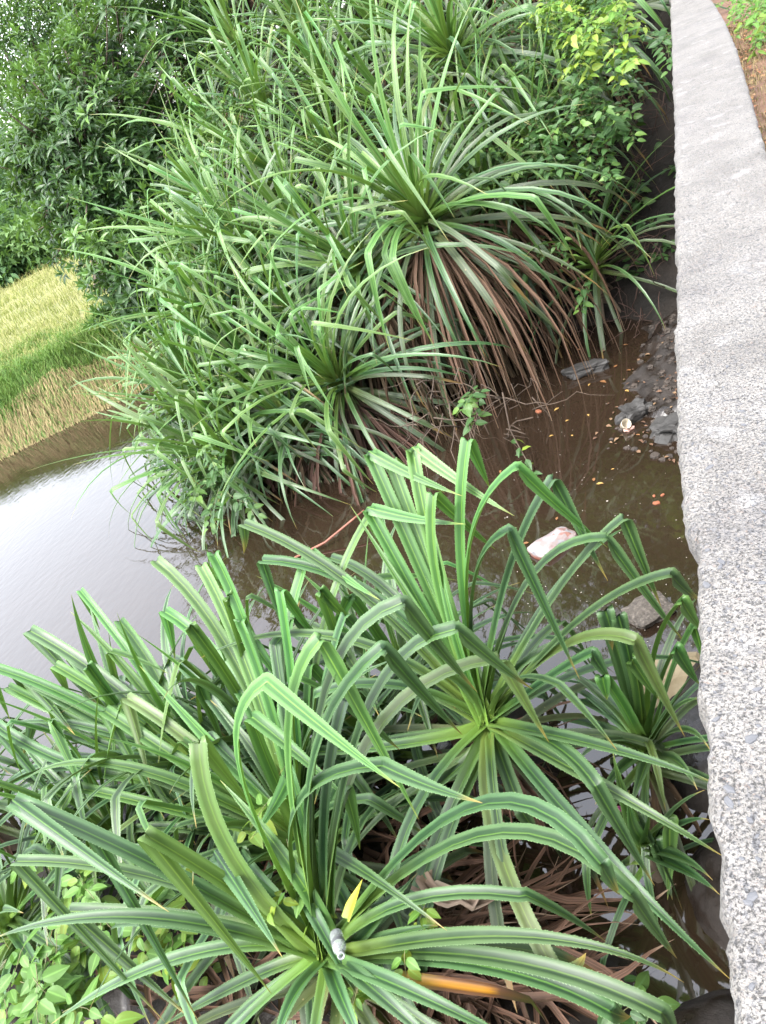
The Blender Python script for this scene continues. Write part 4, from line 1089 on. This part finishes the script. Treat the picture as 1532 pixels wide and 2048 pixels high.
vine('leafy climber smothering the top right of the thicket, small pale oval leaves', None, over_far([(1000, 60), (1080, 110), (1150, 150), (1190, 210), (1060, 200), (960, 150), (1120, 60), (1240, 90), (1200, 40), (1100, 230), (1150, 260)], (1.9, 2.5)), 2100, 290, .112, M_VINE, stems=80, tb=.36)
vine('strand of climber trailing down in front of the upper thicket leaves', None, over_far([(850, 160), (900, 230), (930, 300), (1040, 335), (1000, 300), (850, 380), (960, 350), (1090, 270), (880, 330)], (2.0, 2.5), 25), 560, 260, .105, M_VINE, stems=34, tb=.5)
vine('climber strands hanging low through the brown leaves near the shaded bank', None, over_far([(1050, 520), (1100, 500), (1020, 470), (1090, 690), (1120, 560), (960, 780), (1000, 500)], (1.6, 2.1), 25), 170, 120, .11, M_VINE, stems=14, tb=.4)
vine('bright yellow-green shrub sprays at the top edge above the climber', None, over_far([(1130, -20), (1180, 20), (1220, 50), (1160, 60), (1240, 20), (1100, 0)], (2.6, 3.2), 22), 520, 290, .10, M_VINE_B, name='shrub', cat='shrub', stems=28, tb=.62, wander=.4)
vine('fine-leaved climber between the glossy tree and the thicket', None, over_far([(420, 130), (400, 180), (440, 200), (380, 90), (430, 240), (395, 300), (410, 380)], (1.7, 2.4), 22), 620, 240, .10, M_VINE, stems=30, tb=.45)
vine('small-leaved climber at the river corner of the thicket', None, over_far([(340, 860), (360, 920), (400, 940), (320, 780), (330, 700), (380, 760), (430, 960)], (1.2, 1.8), 22), 620, 260, .10, M_VINE, stems=34, tb=.42)
# shady wisps on the dark slope next to the wall
def near_wall():
    p = find_surface(random.uniform(1235, 1330), random.uniform(40, 560), far_bank_z, random.uniform(.05, .35)); return p
vine('sparse wisps of climber on the dark slope beside the wall', None, near_wall, 190, 150, .115, M_VINE, stems=17, tb=.2)
# foreground creeper, lower left
def on_near(pts, h0, h1, jit=30):
    def fn():
        px, py = random.choice(pts); 
        return on_z(px + random.gauss(0, jit), py + random.gauss(0, jit), random.uniform(h0, h1))
    return fn
vine('lime green creeper with broad leaves in the lower left corner', None, on_near([(60, 1900), (100, 1960), (30, 2000), (150, 1980), (120, 1880), (40, 1950), (90, 2030), (180, 2020)], .75, 1.05), 230, 230, .105, M_VINE_B, name='creeper', cat='creeper', stems=19, tb=.36)
vine('creeper leaves showing between the crossing blades at the left', None, on_near([(60, 1690), (150, 1720), (100, 1650), (250, 1740), (200, 1800), (300, 1790), (260, 1850), (40, 1640), (180, 1690), (330, 1900), (280, 1990)], .55, .95), 330, 250, .10, M_VINE_B, name='creeper', cat='creeper', stems=26, tb=.4)
vine('thin creeper climbing the blades behind the foreground heart', None, on_near([(565, 1600), (550, 1640), (570, 1680), (590, 1740), (555, 1590)], 1.2, 1.3, 8), 42, 42, .085, M_VINE_B, name='creeper', cat='creeper', stems=4, tb=.5, wander=.3)
vine('creeper twining over the leaves right of the bottle', None, on_near([(810, 1830), (840, 1850), (790, 1900), (750, 1940), (850, 1800), (720, 1950)], 1.0, 1.15, 14), 46, 46, .058, M_VINE_B, name='creeper', cat='creeper', stems=5, tb=.5, wander=.3)
vine('dull green seedlings on the mud at the bottom right', None, on_near([(1220, 1960), (1240, 1990), (1260, 2020), (1200, 2000)], .3, .5, 15), 36, 36, .10, M_VINE, name='creeper', cat='creeper', stems=4, tb=.35, wander=.3)
# weeds on the road side of the wall
def verge_w():
    x, y = random.uniform(.45, 1.1), random.uniform(8.2, 11.5); return Vector((x, y, verge_z(x, y) + random.uniform(.1, .45)))
vine('green weeds on the verge behind the wall, top right corner', None, verge_w, 900, 290, .075, M_VINE_B, name='weed_patch', cat='weeds', stems=70, tb=.3)

# ---------------- twigs and rootlets
def tangle(name, label, cat, fn, n, L, r, mat, grav=-.15, jit=.5, group=None):
    root = None
    s0 = fn(); root = empty(name, s0); tag(root, label, cat, group)
    parts = []
    for k in range(n):
        p = fn(); d = Vector(rng.normal(0, 1, 3)).normalized(); P = [p - s0]
        for i in range(7):
            d = (d + Vector(rng.normal(0, jit, 3)) + Vector((0, 0, grav))).normalized()
            P.append(P[-1] + d * L / 7)
        rr = r * random.uniform(.5, 1.3)
        parts.append(tube_geo(P, [rr * (1 - .1 * i) for i in range(8)], 4))
    V, Fc = join_geo(parts)
    tag(link_mesh('twig_mass', pymesh('twig_mass', V, Fc, mat), root), kind='stuff')
def fn1():
    return find_surface(random.uniform(1110, 1335), random.uniform(80, 680), far_bank_z, random.uniform(.1, .5))
tangle('rootlets', 'tangle of reddish dry rootlets on the dark slope by the wall', 'roots', fn1, 190, .9, .006, M_ROOT)
def fn2():
    p = at(random.uniform(850, 1075), 0, 1); px, py = random.uniform(830, 1070), random.uniform(760, 880)
    return at(px, py, random.uniform(7.7, 8.3))
tangle('twig_tangle', 'bare brown twigs tangled over the dark creek under the hanging leaves', 'twigs', fn2, 42, .9, .007, M_TWIG)

# ---------------- loose things
def rock_mesh(name, size, mat, seed, flat=.6, sub=2, rough=.28):
    import bmesh
    bm = bmesh.new(); bmesh.ops.create_icosphere(bm, subdivisions=sub, radius=1)
    for v in bm.verts:
        q = v.co.normalized()
        f = 1 + rough * noise.fractal(q * 1.3 + Vector((seed * 7.1, 0, 0)), 1, 2, 3)
        c = Vector([math.copysign(abs(x) ** .72, x) for x in q])
        v.co = Vector((c.x * size[0], c.y * size[1], c.z * size[2])) * f
    me = bpy.data.meshes.new(name); bm.to_mesh(me); bm.free(); me.materials.append(mat)
    return me
def place(name, me, loc, rz, label, cat, group=None, tilt=(0, 0)):
    o = link_mesh(name, me, None, loc); o.rotation_euler = (tilt[0], tilt[1], rz); return tag(o, label, cat, group)
place('brick_chunk', rock_mesh('brick_chunk', (.20, .125, .10), M_CHUNK, 3, sub=3, rough=.22), on_z(1108, 1092, .0), .75, 'pink and red lump of broken brickwork sitting in the brown water', 'rubble')
place('sandstone_block', rock_mesh('sandstone_block', (.26, .19, .15), M_SAND, 5, sub=3, rough=.18), on_z(1345, 1372, .1), .3, 'pale yellow sandstone block at the foot of the wall', 'stone')
place('rubble', rock_mesh('rubble', (.16, .13, .05), M_RUBBLE, 9, sub=4, rough=.3), on_z(1300, 1222, .02), .6, 'flat speckled piece of rubble lying in the shallows near the wall', 'rubble')
for (px, py), s, rz, lab in (((1268, 822), (.16, .11, .10), .4, 'dark wet stone at the edge of the creek, left of the mud'), ((1345, 850), (.2, .18, .10), 1.2, 'broad dark stone at the foot of the wall above the water'), ((1170, 735), (.24, .12, .08), .2, 'dark boulder under the tips of the shaded plant')):
    p = on_z(px, py, .06)
    place('stone', rock_mesh('stone', s, M_DARKROCK, px, sub=4, rough=.5), Vector((p.x, p.y, max(.03, near_bank_z(p.x, p.y) if p.x > -1.3 else .03))), rz, lab, 'stone')
# pebbles and clods on the creek-head mud
gp = []
for k in range(110):
    py = random.uniform(640, 900); px = 1350 - random.random() ** 1.5 * (30 + .5 * (py - 600))
    p = on_z(px, py, .12); z = max(.0, near_bank_z(p.x, p.y)); r = random.uniform(.012, .05)
    V = []
    for a in range(3):
        for b in range(6):
            q = b * 1.047 + a * .5; rr = r * (1, .85, .4)[a] * random.uniform(.75, 1.2)
            V.append(Vector((p.x + rr * math.cos(q), p.y + rr * math.sin(q) * .8, z + r * (-.3, .35, .6)[a])))
    gp.append((V, [(a * 6 + b, a * 6 + (b + 1) % 6, a * 6 + 6 + (b + 1) % 6, a * 6 + 6 + b) for a in range(2) for b in range(6)] + [tuple(range(12, 18))]))
V, Fc = join_geo(gp)
tag(link_mesh('pebbles', pymesh('pebbles', V, Fc, rough_mat('muddy_pebble', (.02, .016, .013), (.06, .045, .035), 9, .8, .5, .01), smooth=False)), kind='stuff')
# red stick leaning out of the water
P = [on_z(590, 1115, .01), on_z(650, 1085, .06), on_z(702, 1042, .16), on_z(728, 1020, .2)]
V, Fc = tube_geo([p - P[0] for p in P], [.012, .013, .011, .008], 6)
tag(link_mesh('stick', pymesh('stick', V, Fc, M_REDSTICK), None, P[0]), 'thin red-brown stick reaching over the water below the thicket', 'stick')
# leaning twig with a few leaves over the creek
P = [at(1005, 785, 7.7), at(1020, 860, 7.6), at(1050, 915, 7.5), at(1085, 985, 7.4)]
root = empty('sprig', P[0]); tag(root, 'thin sprig with green and yellow leaves dipping towards the creek', 'sprig')
V, Fc = tube_geo([p - P[0] for p in P], [.008, .007, .006, .004], 5); link_mesh('stem', pymesh('stem', V, Fc, M_TWIG), root)
pr = [leaf_cloud(np.zeros((1, 3)), np.array([[1.0, 0, 0]]), np.array([[0, 0, 1.0]]), np.array([1.0]), np.array([.5]), np.array([t]), m_, 'leaf') for t, m_ in ((.3, M_VINE), (.98, M_VINE_B))]
for k in range(13):
    f = .45 + .55 * k / 12; q = f * 3; i = min(2, int(q)); p = P[i].lerp(P[i + 1], q - i)
    o = link_mesh('leaf', pr[1 if k % 3 == 0 else 0], root, p - P[0]); s = random.uniform(.09, .14); o.scale = (s, s, s)
    o.rotation_euler = (random.uniform(-.5, .5), random.uniform(-.3, .6), k * 2.3)
# floating leaves, brick bits, wrappers
leafp = [leaf_cloud(np.zeros((1, 3)), np.array([[1.0, 0, 0]]), np.array([[0, 0, 1.0]]), np.array([1.0]), np.array([.55]), np.array([.5]), m_, 'floating_leaf', .1, .08) for m_ in (M_FLOATY, M_FLOATO)]
fl = [(1192, 968, 0, .07), (1188, 962, 1, .06), (1229, 937, 0, .035), (1175, 828, 0, .05), (1130, 843, 0, .05), (1146, 872, 0, .04), (1118, 815, 0, .07), (1200, 762, 1, .09), (1228, 735, 1, .07), (1262, 740, 1, .06), (1180, 767, 0, .05), (1246, 690, 1, .06), (1113, 1040, 1, .05), (1058, 1085, 1, .06), (1000, 940, 1, .06), (1098, 873, 0, .05), (1160, 700, 1, .07), (1210, 700, 1, .06), (1250, 780, 0, .06), (1368, 1022, 0, .05), (1280, 870, 1, .05)]
for k, (px, py, c, s) in enumerate(fl):
    p = on_z(px, py, .008)
    o = link_mesh('floating_leaf', leafp[c], None, (p.x, p.y, max(.008, near_bank_z(p.x, p.y) + .02 if p.x > -1.6 and p.y > 6.9 else .008))); o.scale = (s,) * 3; o.rotation_euler = (0, 0, k * 1.7)
    rank = sorted([q[0] for q in fl if q[2] == c], reverse=True).index(px)
    tag(o, ('small yellow leaf on the brown creek, %s nearest to the wall of the yellow ones' if c == 0 else 'small brown leaf on the creek or its muddy edge, %s nearest to the wall') % ORD[rank], 'fallen leaf', 'yellow fallen leaves on the creek' if c == 0 else 'brown fallen leaves on the creek')
V, Fc = [], []
for k in range(190):
    px, py = random.uniform(1000, 1385), random.uniform(760, 1330)
    p = on_z(px, py, .004); r = random.uniform(.0025, .006) * (1 if random.random() < .93 else 1.8)
    o = len(V); V += [(p.x + r * math.cos(q), p.y + r * math.sin(q), .004) for q in (0, 1.05, 2.1, 3.14, 4.2, 5.25)] + [(p.x, p.y, .004 + r * .5)]
    Fc += [(o + i, o + (i + 1) % 6, o + 6) for i in range(6)]
tag(link_mesh('foam_flecks', pymesh('foam_flecks', V, Fc, M_FOAM)), kind='stuff')
def chip(size, mat, name, seed): return rock_mesh(name, size, mat, seed, sub=1, rough=.15)
for k, ((px, py), s, lab) in enumerate((((1313, 1006), (.035, .025, .012), 'orange brick bit in the shallows, the squarest one'), ((1325, 990), (.022, .014, .009), 'orange brick bit touching the next one in the shallows'), ((1308, 992), (.018, .013, .008), 'small orange brick bit left of its neighbour in the shallows'), ((1077, 823), (.05, .03, .015), 'orange brick bit beside the twig tangle'))):
    place('brick_bit', chip(s, M_BRICK, 'brick_bit', k + 20), on_z(px, py, .004), k * .8, lab, 'brick bit')
root = empty('wrapper', on_z(1238, 1622, .02)); tag(root, 'crumpled pink and orange wrapper floating in the puddle', 'wrapper')
link_mesh('pink_foil', chip((.055, .03, .022), M_PINK, 'pink_foil', 31), root); link_mesh('orange_flap', chip((.03, .025, .015), M_ORWRAP, 'orange_flap', 32), root, (.035, .045, .01))
def lathe(prof, mat, name, seg=20):
    V, Fc = [], []
    for r, z in prof:
        for i in range(seg): V.append((r * math.cos(2 * math.pi * i / seg), r * math.sin(2 * math.pi * i / seg), z))
    for a in range(len(prof) - 1):
        for i in range(seg): Fc.append((a * seg + i, a * seg + (i + 1) % seg, (a + 1) * seg + (i + 1) % seg, (a + 1) * seg + i))
    return pymesh(name, V, Fc, mat)
# cream cup on the creek edge
o = link_mesh('cup', lathe([(0.0, 0), (.034, 0), (.045, .06), (.05, .085), (.046, .085), (.032, .008), (0, .008)], M_CREAM, 'cup'), None, on_z(1246, 852, .03)); o.rotation_euler = (.9, .3, .5)
tag(o, 'little cream cup lying at the muddy edge of the creek', 'cup')
place('brick_bit', chip((.06, .035, .015), plain('pale_pink_tile', (.55, .33, .28), .8), 'brick_bit', 40), on_z(1258, 858, .01), .5, 'pale pink tile fragment beside the cream cup', 'brick bit')
# plastic bottle wedged in the heart of the foreground plant
H = plantA.location
b0 = at(672, 1868, (H - EYE).dot(-Vector((RX.z, RY.z, RZ.z))) - .2)
root = empty('plastic_bottle', b0); tag(root, 'clear plastic bottle with a white neck ring wedged in the foreground plant', 'bottle')
axis = (EYE - b0).normalized() * .9 - Vector((RX.y, RY.y, RZ.y)) * .42 + Vector((.12, 0, 0)); axis.normalize()
root.rotation_euler = axis.to_track_quat('Z', 'Y').to_euler(); root.scale = (.9, .9, .9)
link_mesh('body', lathe([(0, 0), (.026, .0), (.031, .01), (.031, .045), (.029, .05), (.031, .055), (.031, .12), (.028, .135), (.016, .165), (.013, .172), (.013, .185), (.0115, .185), (.0115, .172), (.026, .134), (.0292, .12), (.0292, .012), (0, .004)], M_PET, 'body', 28), root)
link_mesh('label', lathe([(.0318, .075), (.0318, .108)], M_LABEL, 'label', 28), root)
link_mesh('neck_ring', lathe([(.0135, .174), (.0175, .174), (.0175, .190), (.0135, .192), (.0105, .190), (.0105, .178)], M_CAP, 'neck_ring', 24), root)

# dead and discoloured leaves lying in the foreground
def loose_leaf(name, pxs, W, mat, label, cat='leaf', side=None, cup=.08, jit=0.0, taper=.45, group=None, spines=0):
    P = [on_z(x, y, z) for x, y, z in pxs]
    pts = []
    for a, b in zip(P, P[1:]):
        n = max(2, int((b - a).length / .05))
        for i in range(n): pts.append(a.lerp(b, i / n) + Vector(rng.normal(0, jit, 3)))
    pts.append(P[-1]); o0 = pts[0].copy()
    t = pts[-1] - pts[0]; sd = side or Z.cross(t).normalized()
    v, f, u = centre_geo([p - o0 for p in pts], W, sd, 5, spines, 1.0, taper, cup, random.uniform(-.3, .3))
    return tag(link_mesh(name, pymesh(name, v, f, mat, u), None, o0), label, cat, group)
loose_leaf('fallen_leaf', [(790, 1956, 1.0), (900, 1970, 1.02), (1000, 1985, 1.0), (1060, 2000, .9), (1090, 2040, .75)], .055, M_ORANGE, 'dying orange and maroon leaf below the creeper, right of the bottle', 'fallen leaf')
loose_leaf('yellow_leaf', [(694, 1838, 1.16), (700, 1815, 1.19), (711, 1790, 1.22), (725, 1758, 1.25)], .052, M_YELLOW, 'bright yellow upright leaf tip above the bottle', 'leaf', taper=.3)
for k, dz in enumerate((0, .012, -.015)):
    loose_leaf('curled_leaf', [(856, 1765 + k * 9, .82 + dz), (880, 1785 + k * 5, .86 + dz), (920, 1790 + k * 6, .87 + dz), (965, 1790 + k * 4, .84 + dz), (1010, 1800 - k * 2, .8 + dz)], .07, M_DRYGREY, ('pale crumpled dry leaf, topmost of the three curled together', 'pale crumpled dry leaf, middle of the three curled together', 'pale crumpled dry leaf, lowest of the three curled together')[k], 'dry leaf', None, .45, .012, .55, 'dry leaves curled together')
# brown leaf litter under the near plants
V, Fc, UVs = [], [], []
for k in range(460):
    q = random.random()
    if q < .62: px, py = random.uniform(700, 1060), random.uniform(1640, 2020)
    elif q < .82: px, py = random.uniform(120, 700), random.uniform(1750, 2090)
    else: px, py = random.uniform(480, 1000), random.uniform(1450, 1800)
    z0 = random.uniform(.15, .5)
    p = on_z(px, py, z0)
    if near_bank_z(p.x, p.y) < -.1: continue
    gz = max(0.03, near_bank_z(p.x, p.y)) + random.uniform(.02, .28)
    p.z = gz
    az = random.gauss(-.1, .9); l = random.uniform(.3, .95)
    d = Vector((math.cos(az), math.sin(az), random.uniform(-.15, .15)))
    pts = [p]
    for i in range(6):
        d = (d + Vector(rng.normal(0, .13, 3))).normalized(); d.z = d.z * .8 - .02
        nx = pts[-1] + d * l / 6; nx.z = max(nx.z, .02); pts.append(nx)
    v, f, u = centre_geo(pts, random.uniform(.016, .045), Z.cross(d).normalized().lerp(Z, random.uniform(-.5, .5)), 3, 0, 1, .4, random.uniform(.1, .5), random.uniform(-1.5, 1.5))
    o = len(V); V += v; UVs += u; Fc += [tuple(i + o for i in w) for w in f]
tag(link_mesh('leaf_litter', pymesh('leaf_litter', V, Fc, M_DEAD, UVs)), kind='stuff')
# pine straw on the verge
n = 5000
x = rng.uniform(.26, 1.6, n); y = rng.uniform(3.2, 11, n)
P = np.stack([x, y, np.array([verge_z(a, b) for a, b in zip(x, y)]) + .004], 1)
tag(link_mesh('pine_straw', blades('pine_straw', P, rng.uniform(.05, .12, n), rng.uniform(.0015, .003, n), hdir(n), np.clip(.35 + rng.normal(0, .25, n), 0, 1), M_STRAW, rng.uniform(1.0, 1.4, n))), kind='stuff')
n = 900
x = rng.uniform(.26, 1.4, n); y = rng.uniform(3.2, 11, n)
P = np.stack([x, y, np.array([verge_z(a, b) for a, b in zip(x, y)]) + .012], 1)
LL = rng.uniform(.04, .09, n)
tag(link_mesh('verge_leaf_litter', leaf_cloud(P, hdir(n), rand_unit(n) * .3 + np.array([0, 0, 1.0]), LL, LL * .5, rng.random(n), tint_leaf_mat('red_leaf_litter', (.14, .06, .03), (.34, .13, .06), (.45, .30, .16), .7, .1), 'verge_leaf_litter')), kind='stuff')
# small dead leaves and crumbs on the creek-head mud
n = 80
py = 640 + 260 * rng.random(n) ** .8; px = 1352 - rng.random(n) ** 1.6 * (40 + .55 * (py - 600))
Pm = np.array([tuple(on_z(a, b, .15)) for a, b in zip(px, py)]); Pm[:, 2] = [max(.005, near_bank_z(a, b)) + .012 for a, b in Pm[:, :2]]
LL = rng.uniform(.025, .07, n)
tag(link_mesh('mud_leaf_litter', leaf_cloud(Pm, hdir(n), rand_unit(n) * .4 + np.array([0, 0, 1.0]), LL, LL * .6, rng.random(n), tint_leaf_mat('brown_crumb', (.06, .03, .018), (.12, .065, .038), (.22, .15, .08), .8, .05), 'mud_leaf_litter')), kind='stuff')
print('things', len([o for o in bpy.data.objects if o.parent is None]), 'objs', len(bpy.data.objects))
for s in STAT:
    if s[2] > 2.0 or (s[4] and s[4] > 1.15): print('LONG', s)
